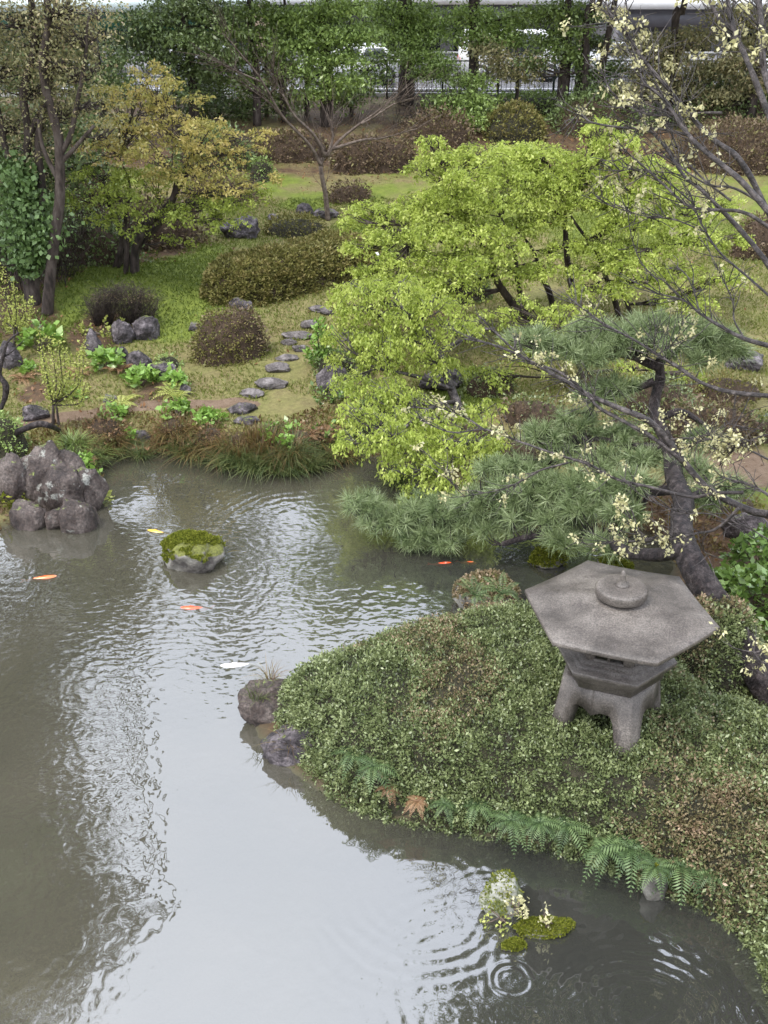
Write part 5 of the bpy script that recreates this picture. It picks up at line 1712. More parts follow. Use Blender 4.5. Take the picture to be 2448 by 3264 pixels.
tree('evergreen', 'dark evergreen filling the gap at the left edge', 'tree', b + [-.8, 1.6, .1], [([.12, .1, .06], [b + [-.8, 1.6, 0], b + [-.8, 1.6, 2.2], b + [-.6, 1.6, 4.2]])],
     clp([(-20, 700, 110, 50, 1.6), (60, 600, 110, 50, 1.8), (0, 500, 120, 50, 1.8), (150, 640, 100, 50, 2.2), (200, 560, 90, 50, 2.4), (120, 500, 110, 45, 2.2), (20, 800, 90, 40, 1.6), (280, 520, 80, 45, 2.4), (60, 380, 120, 50, 2.2), (220, 420, 100, 45, 2.4)], b[1]) + [((rng.uniform(-15.5, -9.4), rng.uniform(17.5, 21.5), rng.uniform(8, 20)), (1.9, 1.7, 1.3)) for _ in range(30)], 'ever_dark', 'bark', .13, .62, .2, .5, seed=34, keep=.9)
# --- trees whose crowns stand above the picture and show in the water
def crown_hi(x, y, z0, z1, r, n, rng):
    out = []
    for k in range(n):
        t = (k + .5) / n
        rr = r * math.sin(math.pi * (.18 + .78 * t)) ** .7
        for j in range(3):
            a = rng.random() * 6.28
            out.append(((x + math.cos(a) * rr * .55, y + math.sin(a) * rr * .55, z0 + (z1 - z0) * t + rng.normal() * .2), (rr * .62, rr * .62, rr * .40)))
    return out


# --- evergreens along the street
BG = [  # label, base px, clumps px (below the frame top), high crown (dx, z0, z1, r), leaf, bark, trunk radii scale
    ('dark pine behind the orange maple, left of the street trees', (620, 420), [(480, 70, 110, 34, 0), (600, 130, 120, 34, -.3), (700, 60, 110, 36, .2), (520, 190, 100, 34, -.2), (640, 230, 110, 36, .2), (430, 130, 80, 36, 0), (590, 20, 140, 30, .3), (690, 170, 90, 30, -.4), (600, 300, 90, 30, 0)], (0, 6.6, 17.5, 1.9), 'ever_dark', 1.0),
    ('mid green tree left of the camphor tree with yellowing tips', (820, 400), [(800, 40, 100, 34, 0), (740, 110, 80, 30, -.4), (860, 110, 80, 30, 0), (790, 180, 90, 30, .2), (720, 200, 60, 24, -.3), (880, 200, 60, 26, .2), (760, 260, 80, 26, 0)], (.1, 6.6, 10.5, 1.8), 'ever', .8),
    ('large camphor tree left of the red-brown trunk', (1040, 400), [(960, 60, 110, 36, 0), (1080, 30, 110, 36, -.3), (1040, 110, 120, 36, 0), (930, 150, 90, 30, -.3), (1130, 120, 100, 34, -.2), (1070, 190, 110, 30, -.3), (960, 230, 80, 26, -.3), (1100, 260, 80, 28, -.5), (1020, 300, 80, 24, -.3), (900, 60, 70, 30, 0)], (.4, 6.6, 16.5, 3.0), 'camphor', 1.3),
    ('camphor tree with a thick red-brown trunk by the street', (1292, 330), [(1290, 40, 120, 34, 0), (1200, 100, 80, 30, -.3), (1370, 90, 90, 30, -.2), (1300, 130, 100, 26, -.4), (1220, 30, 80, 30, .2), (1330, 180, 90, 22, -.8), (1400, 210, 70, 22, -1.0), (1370, 240, 70, 20, -1.2)], (.2, 6.6, 17.5, 3.2), 'camphor', 1.8),
    ('camphor tree whose light green boughs droop over the bank', (1500, 345), [(1500, 50, 100, 30, 0), (1590, 110, 90, 30, -.3), (1640, 60, 80, 30, 0), (1500, 120, 80, 26, -.3), (1620, 140, 60, 22, -.5), (1500, 260, 70, 24, -1.6), (1450, 320, 90, 26, -2.0), (1520, 330, 70, 26, -2.2), (1480, 380, 80, 24, -2.6), (1530, 390, 40, 22, -2.8), (1410, 330, 60, 20, -1.8)], (.2, 6.6, 18, 3.2), 'camphor', 1.2),
    ('twin-trunked yellow-green tree by the street fence', (1785, 375), [(1740, 50, 90, 30, 0), (1830, 100, 70, 34, -.2), (1780, 160, 70, 34, 0), (1730, 130, 60, 24, .2), (1830, 190, 50, 26, 0), (1810, 30, 70, 26, .2)], (0, 6.6, 18, 3.2), 'ever', 1.3),
    ('slim evergreen beside the twin-trunked tree', (1850, 390), [(1870, 60, 70, 30, .4), (1900, 140, 60, 30, .6), (1690, 200, 50, 22, 0)], (.8, 6.6, 16, 2.6), 'ever_dark', .8),
    ('bushy evergreen at the upper right behind the blossoms', (2120, 400), [(2050, 150, 90, 40, 0), (2130, 200, 90, 40, 0), (2200, 130, 90, 40, 0), (2080, 240, 80, 34, 0), (2250, 230, 90, 34, 0), (2160, 290, 100, 30, 0), (2000, 290, 80, 26, 0)], (.4, 6.6, 18.0, 3.3), 'twiggy', 1.0),
    ('brownish tree in the upper right corner', (2380, 420), [(2350, 60, 110, 40, 0), (2440, 150, 100, 40, 0), (2330, 200, 90, 40, 0), (2420, 270, 90, 36, 0), (2300, 310, 70, 30, 0)], (.6, 6.6, 18.0, 3.4), 'twiggy', 1.0),
    ('dark evergreen behind the left tall trees', (330, 460), [(200, 240, 110, 44, .8), (80, 260, 120, 44, .8), (130, 160, 110, 40, .8), (260, 170, 90, 36, .6), (20, 180, 110, 40, .8), (330, 260, 90, 40, 0), (280, 330, 90, 40, .4), (400, 300, 80, 34, 0), (370, 200, 60, 36, .3), (240, 420, 100, 40, .3), (340, 400, 90, 36, 0)], (-2.2, 6.6, 16.0, 2.4), 'ever_dark', 1.0)]
for k, (lb, bp, cl, hi, lf, ts) in enumerate(BG):
    b = gb(*bp)
    rng = np.random.default_rng(700 + k)
    Yb = b[1]
    x0 = b[0]
    tr1 = [b - [0, 0, .1], b + [.05, 0, 1.5], b + [-.05, 0, 3.2], np.array([x0 + hi[0] * .5, Yb, 6.5]), np.array([x0 + hi[0], Yb, hi[2] - 1])]
    tks = [([.17 * ts, .14 * ts, .12 * ts, .09, .04], tr1)]
    if 'twin' in lb:
        tks.append(([.14, .12, .09, .05], [b + [.5, .1, -.1], b + [.55, .1, 1.5], b + [.75, 0, 3.5], b + [.9, 0, 6]]))
    cls = clp(cl, Yb)
    tree('street_tree', lb, 'tree', b, tks, cls + crown_hi(x0 + hi[0], Yb, hi[1], hi[2], hi[3], 5, rng), lf, 'bark', .105, 1.0, .19, .5, .45, .4, keep=.7, seed=700 + k, twigs=9, branch_r=.06, twig_r=.02)
for k, (bx, cl, lf, lb) in enumerate([
    (700, [(700, 330, 90, 30, 0), (620, 350, 70, 26, 0), (780, 350, 70, 24, 0), (660, 280, 70, 26, .3)], 'ever_dark', 'low dark evergreen against the street fence, leftmost'),
    (850, [(850, 320, 80, 28, 0), (920, 340, 60, 22, 0), (810, 290, 60, 24, 0), (880, 260, 60, 24, .2)], 'ever', 'low green evergreen against the street fence beside the reddish trunks'),
    (1120, [(1130, 300, 80, 28, 0), (1180, 250, 60, 26, 0), (1080, 330, 60, 22, 0), (1230, 190, 60, 24, 0)], 'ever', 'low evergreen left of the thick red-brown trunk'),
    (1640, [(1640, 240, 80, 26, 0), (1700, 200, 60, 26, 0), (1590, 200, 60, 24, 0), (1560, 160, 60, 20, 0)], 'twiggy', 'thin brownish tree at the fence right of the drooping camphor'),
    (1900, [(1900, 280, 70, 28, 0), (1960, 220, 60, 28, 0), (1870, 230, 50, 22, 0)], 'ever_dark', 'small dark evergreen right of the twin trunks')]):
    b = gb(bx, 372)
    tree('street_tree', lb, 'tree', b, [([.07, .06, .04], [b, b + [.05, 0, .9], b + [0, 0, 2.0]])], clp(cl, b[1] - .2), lf, 'bark', .1, .75, .22, .5, .45, .4, keep=.8, seed=760 + k, twigs=12, branch_r=.03)
b = gb(905, 390)
tree('street_tree', 'reddish-brown leafless trunk group left of the camphor trees', 'tree', b, [([.10, .08, .05, .03], [b, b + [0, 0, 1.4], b + [.2, 0, 2.6], b + [.1, 0, 4.2]]), ([.08, .06, .04], [b + [.7, .2, 0], b + [.8, .2, 1.5], b + [1.2, .1, 3.4]])],
     clp([(930, 300, 60, 30, 0), (900, 250, 60, 24, 0)], b[1]), 'twiggy', 'bark', .09, .3, .25, .5, seed=731, twigs=26, twig_r=.018)
# evergreen added out of view on the right; its crown darkens the near water
b = np.array([7.6, 10.5, gz1(7.6, 10.5)])
rng = np.random.default_rng(741)
hi_ = []
for _ in range(26):
    hi_.append(((rng.uniform(1.6, 7.5), rng.uniform(8.2, 13.2), rng.uniform(8.2, 13.5)), (1.3, 1.2, .8)))
tree('added_evergreen', 'added unseen evergreen on the right whose crown darkens the near water', 'tree', b, [([.3, .26, .22, .15, .08], [b, b + [0, 0, 3], b + [-.6, .1, 7], b + [-2, .2, 10], b + [-3, .3, 13]])],
     hi_, 'ever_dark', 'bark', .16, .9, .3, .5, .5, .4, keep=1, seed=741, twigs=4, branch_r=.08)

# ================================================================== the garden pine
def pine_tuft(mb, c, n, L, rng, up):
    d = unit(rng.normal(size=(n, 3)) * .75 + up)
    s = unit(np.cross(d, rng.normal(size=(n, 3))))
    l = L * (.7 + .5 * rng.random((n, 1)))
    w = .0036
    o_ = c + d * L * .05
    V = np.stack([o_ - s * w, o_ + s * w, o_ + d * l + s * w * .3, o_ + d * l - s * w * .3], 1)
    V[:, 2:, 2] -= .02
    mb.add(V.reshape(-1, 3), np.arange(n * 4).reshape(n, 4), None, np.repeat(np.clip(rng.random() * .5 + rng.random(n) * .5, 0, 1), 4))


rng = np.random.default_rng(81)
base = P(2520, 2290, .3)
root = thing('garden_pine', base, 'old pine with a thick dark leaning trunk and low boughs over the channel', 'pine')
mt_ = MB()
mn = MB()
YB = base[1]
tr_pts = [base - [0, 0, .1], D(2448, 2190, YB + .15), D(2350, 2030, YB + .5), D(2265, 1900, YB + .9), D(2205, 1800, YB + 1.2), D(2170, 1690, YB + 1.7), D(2180, 1600, YB + 2.2), D(2150, 1520, YB + 2.8), D(2130, 1420, YB + 3.4), D(2085, 1310, YB + 3.9), D(2105, 1210, YB + 4.1), D(2100, 1140, YB + 4.1)]
tube(mt_, tr_pts, 0, rad=[.165, .16, .15, .14, .13, .115, .105, .095, .085, .07, .06, .04], sides=14, wob=.35)
LIM = [([.075, .07, .06, .05, .04, .03], [D(2180, 1755, YB + 1.3), D(2080, 1768, YB + 1.6), D(1990, 1755, YB + 2.0), D(1930, 1715, YB + 2.6), D(1850, 1702, YB + 3.0), D(1700, 1708, YB + 3.2), D(1600, 1735, YB + 3.3)]),
       ([.05, .045, .035, .025], [D(1850, 1702, YB + 3.), D(1700, 1660, YB + 3.5), D(1500, 1650, YB + 3.8), D(1300, 1690, YB + 4.0), D(1150, 1640, YB + 4.1)]),
       ([.06, .05, .035, .02], [D(2140, 1560, YB + 2.6), D(2000, 1570, YB + 3.0), D(1850, 1560, YB + 3.3), D(1650, 1600, YB + 3.6), D(1480, 1620, YB + 3.8)]),
       ([.055, .045, .03, .02], [D(2130, 1430, YB + 3.4), D(2000, 1420, YB + 3.7), D(1900, 1400, YB + 3.8), D(1800, 1440, YB + 3.9)]),
       ([.05, .045, .03, .02], [D(2110, 1330, YB + 3.8), D(2180, 1315, YB + 3.8), D(2280, 1380, YB + 3.6)]),
       ([.06, .05, .03, .02], [D(2100, 1170, YB + 4.1), D(2000, 1130, YB + 4.1), D(1880, 1130, YB + 4.), D(1760, 1100, YB + 4.0)]),
       ([.05, .04, .03, .02], [D(2100, 1160, YB + 4.1), D(2170, 1110, YB + 4.1), D(2280, 1100, YB + 4.1), D(2360, 1130, YB + 4.1)]),
       ([.05, .04, .02], [D(2085, 1215, YB + 4.), D(1990, 1250, YB + 4.), D(1900, 1280, YB + 3.9)]), ([.05, .03, .02], [D(2150, 1620, YB + 2.2), D(2250, 1560, YB + 2.4), D(2330, 1550, YB + 2.6)])]
for rd, pts in LIM:
    tube(mt_, pts, 0, rad=rd, sides=8, wob=.3)
PC = [(1160, 1610, 70, 30, 4.1, 14), (1240, 1660, 90, 40, 4.0, 22), (1340, 1690, 80, 44, 3.9, 22), (1340, 1620, 90, 34, 4.1, 20), (1450, 1640, 90, 44, 3.9, 26), (1540, 1600, 90, 40, 3.8, 26), (1560, 1680, 80, 34, 3.6, 20), (1640, 1560, 90, 36, 3.7, 24), (1680, 1630, 100, 40, 3.5, 28),
      (1760, 1560, 90, 40, 3.5, 26), (1800, 1640, 90, 36, 3.2, 22), (1850, 1540, 80, 36, 3.4, 22), (1880, 1610, 80, 36, 3.0, 20), (1950, 1560, 70, 40, 3.0, 18), (1990, 1640, 60, 34, 2.6, 14), (1700, 1500, 90, 34, 3.9, 20), (1600, 1500, 80, 30, 4.0, 16), (2030, 1540, 70, 34, 2.9, 16), (1310, 1740, 40, 24, 3.8, 8), (1430, 1720, 60, 26, 3.7, 12), (1800, 1720, 70, 24, 2.9, 12), (1920, 1740, 60, 20, 2.4, 8),
      (1820, 1440, 90, 34, 3.9, 20), (1930, 1470, 90, 40, 3.6, 20), (1740, 1390, 80, 40, 4.0, 18), (1850, 1350, 80, 30, 4.0, 16), (1960, 1390, 70, 30, 3.8, 14), (2060, 1460, 70, 34, 3.4, 14), (2240, 1400, 60, 24, 3.6, 10), (2200, 1500, 80, 34, 3.0, 14),
      (1700, 1090, 80, 30, 4.1, 16), (1800, 1110, 80, 34, 4.0, 18), (1880, 1060, 90, 34, 4.2, 22), (1980, 1080, 90, 34, 4.1, 24), (2080, 1040, 90, 30, 4.3, 24), (2180, 1060, 90, 34, 4.2, 24), (2280, 1080, 80, 34, 4.1, 20), (2220, 1130, 80, 30, 4.0, 16), (2120, 1090, 80, 30, 4.0, 18), (2340, 1120, 60, 26, 4.0, 12), (1900, 1140, 70, 30, 3.9, 14), (1890, 1250, 70, 30, 3.9, 14), (1960, 1230, 60, 26, 3.9, 12), (2330, 1550, 60, 30, 2.6, 10), (2270, 1590, 60, 30, 2.4, 10)]
TP = np.vstack([cat_rom(p, 6) for _, p in LIM])
for (x, y, rx, ry, dy, n) in PC:
    c = D(x, y, YB + dy)
    m_ = ppm(c)
    for _ in range(int(n * 2.5)):
        u = unit(rng.normal(size=3)) * rng.random() ** .4
        p = c + u * [rx / m_, rx / m_ * .8, ry / m_]
        p[2] = max(p[2], .12)
        up = np.array([0, 0, .55]) + np.array([u[0], u[1], 0]) * .7
        pine_tuft(mn, p, 42, .125 + .06 * rng.random(), rng, up)
        k = int(np.argmin(np.linalg.norm(TP - p, axis=1)))
        s = TP[k]
        tube(mt_, [s, (s + p) / 2 - [0, 0, .05], p], .011, .006, 4, smooth_n=3)
mt_.build('trunk', M['bark_dark'], root, True)
mn.build('needles', M['needle'], root)

# ================================================================== the flowering tree reaching in from the right
rng = np.random.default_rng(91)
root = thing('blossoming_tree', (4.9, 8.2, gz1(4.9, 8.2)), 'bare-branched tree with pale young leaves reaching in from the right', 'tree')
mt_, mf = MB(), MB()
T0 = np.array([4.9, 8.2, gz1(4.9, 8.2)])
trunk = [T0 - [0, 0, .1], T0 + [0, 0, 1.2], T0 + [.1, .2, 2.4], T0 + [.1, .3, 3.8], T0 + [.3, .4, 6]]
tube(mt_, trunk, 0, rad=[.2, .17, .15, .12, .08], sides=12, wob=.3)


def Bp(pts, Y0, Y1):
    n = len(pts)
    return [D(x, y, Y0 + (Y1 - Y0) * i / (n - 1)) for i, (x, y) in enumerate(pts)]


BR = [  # points right to left, depth from, to, radius from, to, twigs, blossom chance
    ([(2448, 1640), (2380, 1622), (2260, 1560), (2170, 1460), (2080, 1350), (1970, 1300), (1880, 1260), (1820, 1225), (1740, 1180), (1650, 1130), (1560, 1095), (1480, 1080)], 8.3, 9.6, .055, .010, 60, .35),
    ([(2180, 1475), (2080, 1395), (2000, 1350), (1910, 1300), (1870, 1255), (1790, 1190), (1680, 1145), (1590, 1070), (1530, 1010)], 8.6, 9.4, .028, .008, 36, .35),
    ([(2370, 1570), (2280, 1572), (2200, 1583), (2060, 1550), (1960, 1525), (1880, 1482), (1780, 1450), (1660, 1410), (1550, 1370), (1440, 1378), (1340, 1340)], 8.2, 9.2, .026, .007, 60, .5),
    ([(1810, 1475), (1720, 1500), (1660, 1535), (1590, 1562), (1480, 1582)], 8.6, 9.0, .014, .005, 22, .5),
    ([(1550, 1372), (1480, 1330), (1430, 1310), (1380, 1290)], 8.9, 9.2, .01, .004, 16, .8),
    ([(1480, 1582), (1440, 1540), (1400, 1480)], 9.0, 9.1, .006, .003, 12, .8),
    ([(2448, 1262), (2330, 1250), (2240, 1222), (2160, 1170), (2095, 1130), (2030, 1088), (1930, 1035), (1860, 985), (1830, 960)], 8.4, 9.6, .030, .007, 46, .35),
    ([(2095, 1130), (2140, 1100), (2165, 1060), (2180, 1020)], 9.0, 9.3, .010, .004, 14, .3), ([(2090, 1125), (2085, 1090), (2090, 1040)], 9.0, 9.2, .008, .004, 10, .3),
    ([(2460, 1105), (2370, 1078), (2300, 1042), (2230, 998), (2180, 958), (2090, 935)], 8.4, 9.2, .030, .008, 26, .1),
    ([(2370, 1075), (2340, 1020), (2335, 960), (2300, 880), (2260, 800)], 8.6, 9.2, .012, .005, 16, .1), ([(2230, 998), (2215, 940), (2190, 880), (2160, 850)], 8.8, 9.2, .010, .004, 12, .1),
    ([(2470, 720), (2366, 520), (2268, 440), (2190, 358), (2132, 285), (2073, 218), (2034, 165), (1995, 100), (1950, 50), (1930, 10)], 8.0, 9.0, .032, .010, 56, .75),
    ([(1995, 100), (2000, 40), (1990, -20)], 8.9, 9.0, .012, .006, 10, .7),
    ([(2470, 700), (2368, 583), (2272, 502), (2206, 443), (2160, 380), (2110, 310), (2050, 260), (2040, 200)], 7.6, 8.6, .034, .010, 46, .5),
    ([(2460, 860), (2400, 780), (2330, 700), (2240, 610), (2180, 560), (2120, 470), (2060, 400), (2030, 340)], 8.0, 8.9, .030, .008, 30, .3),
    ([(2470, 420), (2409, 262), (2374, 176), (2339, 98), (2326, 40), (2319, -10)], 7.4, 8.0, .030, .020, 36, .5), ([(2339, 98), (2300, 66), (2270, 20), (2256, -10)], 7.9, 8.1, .022, .014, 14, .7),
    ([(2470, 330), (2438, 240), (2428, 140), (2425, 60), (2416, -10)], 7.2, 7.6, .030, .024, 26, .5), ([(2430, 200), (2440, 160), (2465, 120)], 7.4, 7.4, .015, .010, 8, .5),
    ([(2460, 730), (2368, 676), (2257, 668), (2191, 655), (2117, 590), (2036, 517), (1990, 480)], 7.9, 8.8, .022, .007, 30, .4),
    ([(2190, 430), (2110, 412), (1999, 408), (1888, 391), (1850, 362), (1830, 380)], 8.4, 8.9, .016, .006, 26, .2),
    ([(2300, 360), (2240, 360), (2100, 368), (2040, 355), (1985, 325), (1940, 280), (1925, 240)], 8.1, 8.9, .016, .005, 26, .6),
    ([(2330, 640), (2230, 560), (2160, 470), (2130, 380)], 8.1, 8.6, .014, .006, 16, .3),
    ([(2448, 660), (2340, 600), (2260, 590), (2180, 540), (2150, 500)], 7.7, 8.3, .014, .006, 14, .2),
    ([(2354, 1620), (2307, 1668), (2268, 1692), (2221, 1700), (2143, 1719), (2100, 1707), (2065, 1723), (1990, 1725), (1930, 1730), (1870, 1735)], 7.6, 8.0, .020, .005, 34, .85),
    ([(2065, 1723), (2030, 1690), (2005, 1650), (1985, 1625)], 7.8, 7.9, .006, .003, 14, 1.0), ([(2224, 1700), (2235, 1740), (2262, 1782)], 7.7, 7.7, .006, .003, 5, .0),
    ([(2360, 1690), (2270, 1640), (2180, 1635), (2080, 1600), (2020, 1560), (1990, 1530)], 7.6, 8.0, .009, .003, 14, .1), ([(2480, 1740), (2400, 1690), (2330, 1650), (2270, 1600)], 7.5, 7.8, .009, .004, 12, .5),
    ([(2480, 1600), (2420, 1560), (2370, 1540), (2300, 1520)], 7.8, 8.2, .022, .008, 22, .8), ([(2280, 1400), (2330, 1370), (2370, 1310), (2380, 1290)], 8.4, 8.6, .010, .004, 8, .2),
    ([(2140, 1400), (2220, 1395), (2280, 1375), (2350, 1330)], 8.5, 8.7, .010, .004, 12, .5), ([(2480, 1480), (2400, 1440), (2340, 1420), (2250, 1400), (2200, 1420)], 8.0, 8.4, .014, .005, 34, .9),
    ([(2470, 1380), (2400, 1400), (2330, 1440), (2290, 1460)], 8.0, 8.3, .010, .004, 24, .9), ([(2500, 2120), (2430, 2110), (2400, 2080), (2410, 2160)], 6.4, 6.6, .008, .003, 14, 1.0),
    ([(2470, 960), (2380, 880), (2290, 800), (2230, 700), (2200, 620)], 8.1, 8.9, .016, .006, 22, .3), ([(2100, 900), (2040, 830), (2010, 740), (2000, 660)], 9.0, 9.2, .008, .004, 14, .2),
    ([(2250, 740), (2150, 700), (2060, 690), (1960, 660), (1900, 630)], 8.5, 9.0, .010, .004, 24, .5), ([(2200, 640), (2100, 560), (2010, 540), (1940, 560)], 8.5, 9.0, .010, .004, 22, .6)]
for pts, y0, y1, r0, r1, ntw, bl in BR:
    c3 = Bp(pts, y0, y1)
    r0, r1 = r0 * .68, r1 * .8
    if pts[0][0] >= 2440:
        tube(mt_, [np.array([4.95, 8.3, min(5.2, max(.9, c3[0][2] * .8 - .9))]), c3[0] * .5 + np.array([4.95, 8.3, min(5.4, max(.9, c3[0][2] * .8 - .5))]) * .5, c3[0]], r0 * 1.5, r0, 7, wob=.2)
    c_, r_ = tube(mt_, c3, 0, rad=[r0 + (r1 - r0) * t for t in np.linspace(0, 1, 6)], sides=8, wob=.25, smooth_n=7)
    n0 = len(c_) // 4
    dv = unit(c_[-1] - c_[n0])
    for j in range(ntw):
        i_ = rng.integers(n0, len(c_))
        s = c_[i_]
        dv = unit(c_[min(len(c_) - 1, i_ + 3)] - c_[max(0, i_ - 3)])
        ln = (.12 + .30 * rng.random()) * (1.2 if r0 > .02 else .8)
        dd_ = unit(dv * .8 + rng.normal(size=3) * .55 + [0, 0, .18])
        e = s + dd_ * ln
        mid = (s + e) / 2 + rng.normal(size=3) * .02
        tube(mt_, [s, mid, e], .0048, .0022, 4, smooth_n=2)
        pts2 = [e, mid]
        if rng.random() < .6:
            e2 = mid + unit(dd_ + rng.normal(size=3) * .6) * ln * .5
            tube(mt_, [mid, e2], .0032, .0018, 3, smooth_n=1)
            pts2.append(e2)
        for q_ in pts2:
            if rng.random() < bl * .22:
                kk = rng.integers(14, 28)
                pp_ = q_ + rng.normal(size=(kk, 3)) * .024
                leaves(mf, pp_, .032, .6, .5, rng=rng)
mt_.build('trunk', M['bark_grey'], root, True)
mf.build('foliage', M['blossom'], root)

# ================================================================== street fence, cars, buildings
iron = plain('dark_green_iron', (.02, .035, .03), .4, .3)
root = thing('street_fence', (0, 38.6, 2.72), 'dark iron railing running along the street above the bank', 'fence')
for x in np.arange(-17, 18, 1.9):
    mb = MB()
    box(mb, x - .035, x + .035, 38.57, 38.64, 2.6, 4.02)
    mb.build('post', iron, root)
for z in (3.0, 3.45, 3.95):
    mb = MB()
    box(mb, -18, 18, 38.585, 38.625, z, z + .045)
    mb.build('rail', iron, root)
mb = MB()
for x in np.arange(-17.9, 18, .16):
    box(mb, x - .009, x + .009, 38.596, 38.614, 3.0, 3.95)
mb.build('bars', iron, root)

glass = plain('window_glass', (.03, .035, .04), .08)
tyre = plain('tyre_rubber', (.02, .02, .02), .8)
rim_m = plain('wheel_rim', (.4, .4, .42), .3, .6)
lens = plain('lamp_lens', (.6, .6, .58), .2)
redl = plain('red_lens', (.65, .02, .02), .25)


def car(label, x, y, z, col, flip=1, van=False, L=4.3):
    root = thing('parked_car', (x, y, z), label, 'car', 'cars on the street')
    paint = plain('car_paint', col, .22, 0, var=.04)
    H = 1.85 if van else 1.42
    if van:
        prof = [(-.5, .35), (-.5, 1.0), (-.49, 1.7), (-.46, H), (.25, H), (.36, 1.15), (.47, .98), (.5, .75), (.5, .35)]
    else:
        prof = [(-.5, .35), (-.5, .78), (-.47, .92), (-.38, .95), (-.24, H), (.08, H), (.24, .98), (.42, .88), (.49, .7), (.5, .35)]
    Wd = .85
    pts = [(a * L * flip, h) for a, h in prof]
    mb = MB()
    n = len(pts)
    V = []
    for s in (-1, 1):
        for a, h in pts:
            inset = .16 * max(0, h - .95) / .5
            V.append([x + a, y + s * (Wd - inset), z + h])
    cen = len(V)
    V += [[x, y - Wd, z + .6], [x, y + Wd, z + .6]]
    T = [[k, (k + 1) % n, cen] for k in range(n)] + [[n + (k + 1) % n, n + k, cen + 1] for k in range(n)]
    Q = [[k, n + k, n + (k + 1) % n, (k + 1) % n] for k in range(n)]
    mb.add(V, Q, T)
    mb.build('body', paint, root)
    for s in (-1, 1):
        for (a0, a1) in ([(-.44, -.12), (-.10, .24)] if van else [(-.30, -.09), (-.07, .12)]):
            yy = [y + s * (Wd - .16 * max(0, h - .95) / .5 + .006) for h in (1.0, H - .1)]
            sh = .03 * L
            mb = MB()
            zz0, zz1 = 1.02, H - .12
            v = [(x + a0 * L * flip, yy[0], z + zz0), (x + a1 * L * flip, yy[0], z + zz0), (x + (a1 * L - sh) * flip, yy[1], z + zz1), (x + (a0 * L + sh) * flip, yy[1], z + zz1)]
            v += [(a, b - s * .01, c) for a, b, c in v]
            mb.add(v, [(0, 1, 2, 3), (4, 7, 6, 5), (0, 4, 5, 1), (1, 5, 6, 2), (2, 6, 7, 3), (3, 7, 4, 0)])
            mb.build('window', glass, root)
        for a in (-.31, .31):
            mb = MB()
            c = np.array([x + a * L, y + s * (Wd - .09), z + .32])
            tube(mb, [c - [0, .1, 0], c + [0, .1, 0]], .32, .32, 18, smooth_n=1)
            w = mb.build('wheel', tyre, root, True)
            mb = MB()
            tube(mb, [c + [0, s * .085, 0], c + [0, s * .11, 0]], .19, .18, 14, smooth_n=1)
            mb.build('rim', rim_m, w)
        mb = MB()
        box(mb, x + flip * L * .47 - .04, x + flip * L * .47 + .05, y + s * .6 - .13, y + s * .6 + .13, z + .68, z + .82)
        mb.build('headlight', lens, root)
        mb = MB()
        box(mb, x - flip * L * .5 - .012, x - flip * L * .5 + .05, y + s * .66 - .1, y + s * .66 + .1, z + .72, z + .9)
        mb.build('tail_light', redl, root)


car('white van parked behind the camphor trees', 5.2, 45.6, 2.8, (.75, .75, .75), 1, True, 4.4)
car('white car half hidden left of the thick red-brown trunk', -1.2, 44.2, 2.8, (.72, .73, .75), -1)
car('silver car glimpsed between the street trees at right', 9.8, 45.0, 2.8, (.5, .51, .53), 1)
car('white car at the far right behind the blossoms', 15.5, 44.6, 2.8, (.75, .76, .78), -1)
car('grey car seen between the trees left of the camphor', -7.0, 45.2, 2.8, (.35, .36, .38), 1)


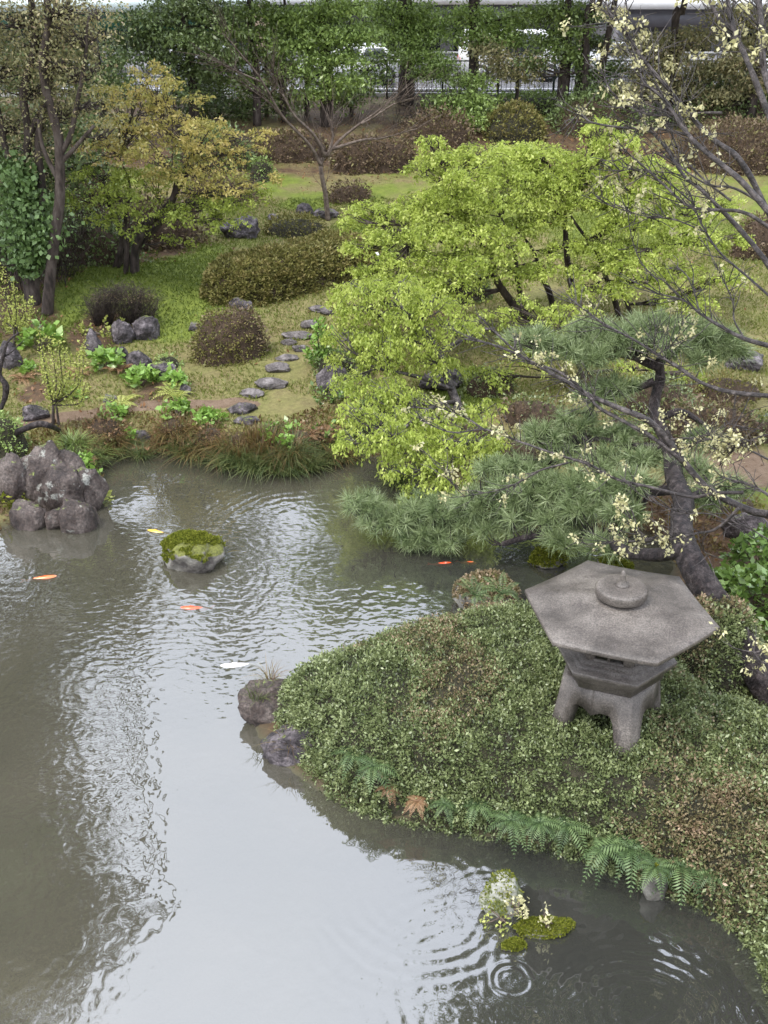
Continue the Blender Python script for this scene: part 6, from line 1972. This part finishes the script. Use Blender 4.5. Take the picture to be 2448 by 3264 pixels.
def building(label, x0, x1, y, zt, wallc, fasc, eave, nwin, seed):
    root = thing('street_building', ((x0 + x1) / 2, y, 2.7), label, 'building')
    mb = MB()
    box(mb, x0, x1, y, y + 9, 2.5, zt)
    mb.build('wall', noisemat('building_wall_%d' % seed, [tuple(c * .75 for c in wallc), wallc], 1.2, .85, .1), root)
    mb = MB()
    box(mb, x0 - .4, x1 + .4, y - 1.3, y + 9.3, zt + .002, zt + .55)
    mb.build('roof', noisemat('building_roof_%d' % seed, [tuple(c * .85 for c in eave), eave], 2, .4, .05), root)
    mb = MB()
    box(mb, x0 - .2, x1 + .2, y - 1.0, y - .01, zt - .75, zt)
    mb.build('fascia', plain('fascia_%d' % seed, fasc, .5), root)
    w = (x1 - x0) / nwin
    for k in range(nwin):
        a = x0 + w * k + w * .12
        b_ = a + w * .76
        mb = MB()
        box(mb, a, b_, y - .05, y - .003, 3.1, zt - .95)
        f = mb.build('window', plain('frame_%d' % seed, (.25, .26, .27), .4), root)
        mb = MB()
        mm = (a + b_) / 2
        box(mb, a + .07, mm - .03, y - .062, y - .052, 3.2, zt - 1.05)
        box(mb, mm + .03, b_ - .07, y - .062, y - .052, 3.2, zt - 1.05)
        mb.build('pane', glass, f)


building('long low building with pale roof edge and dark green fascia at the upper left', -26, -7, 52, 5.15, (.10, .11, .12), (.015, .09, .06), (.62, .70, .68), 8, 1)
building('grey building with a white roof edge behind the street trees', -5.5, 9.5, 56, 5.35, (.22, .22, .24), (.10, .10, .11), (.85, .86, .88), 7, 2)
building('grey building with a white roof edge at the upper right', 11, 30, 54, 5.2, (.25, .25, .28), (.12, .12, .14), (.85, .86, .88), 8, 3)
# far terrace wall beside the road
root = thing('roadside_wall', (0, 49.2, 2.7), 'low grey concrete wall on the far side of the street', 'wall')
mb = MB()
box(mb, -30, 30, 49.2, 49.45, 2.6, 3.55)
mb.build('wall', noisemat('roadside_concrete', [(.22, .21, .22), (.36, .35, .36)], 1.5, .8, .2), root)
mb = MB()
box(mb, -30.02, 30.02, 49.16, 49.49, 3.552, 3.63)
mb.build('coping', M['kerb'], root)
# red sign on a post
root = thing('red_sign', (-2.2, 39.6, 2.8), 'small red round sign on a post by the street', 'sign')
mb = MB()
tube(mb, [(-2.2, 39.6, 2.8), (-2.2, 39.6, 5.0)], .03, .03, 8, smooth_n=1)
mb.build('post', plain('sign_post', (.3, .3, .3), .5), root)
mb = MB()
tube(mb, [(-2.2, 39.56, 4.85), (-2.2, 39.54, 4.85)], .16, .16, 20, smooth_n=1)
mb.build('disc', plain('sign_red', (.7, .02, .02), .4), root)
for _o in bpy.data.objects:
    if '_o' in _o:
        del _o['_o']
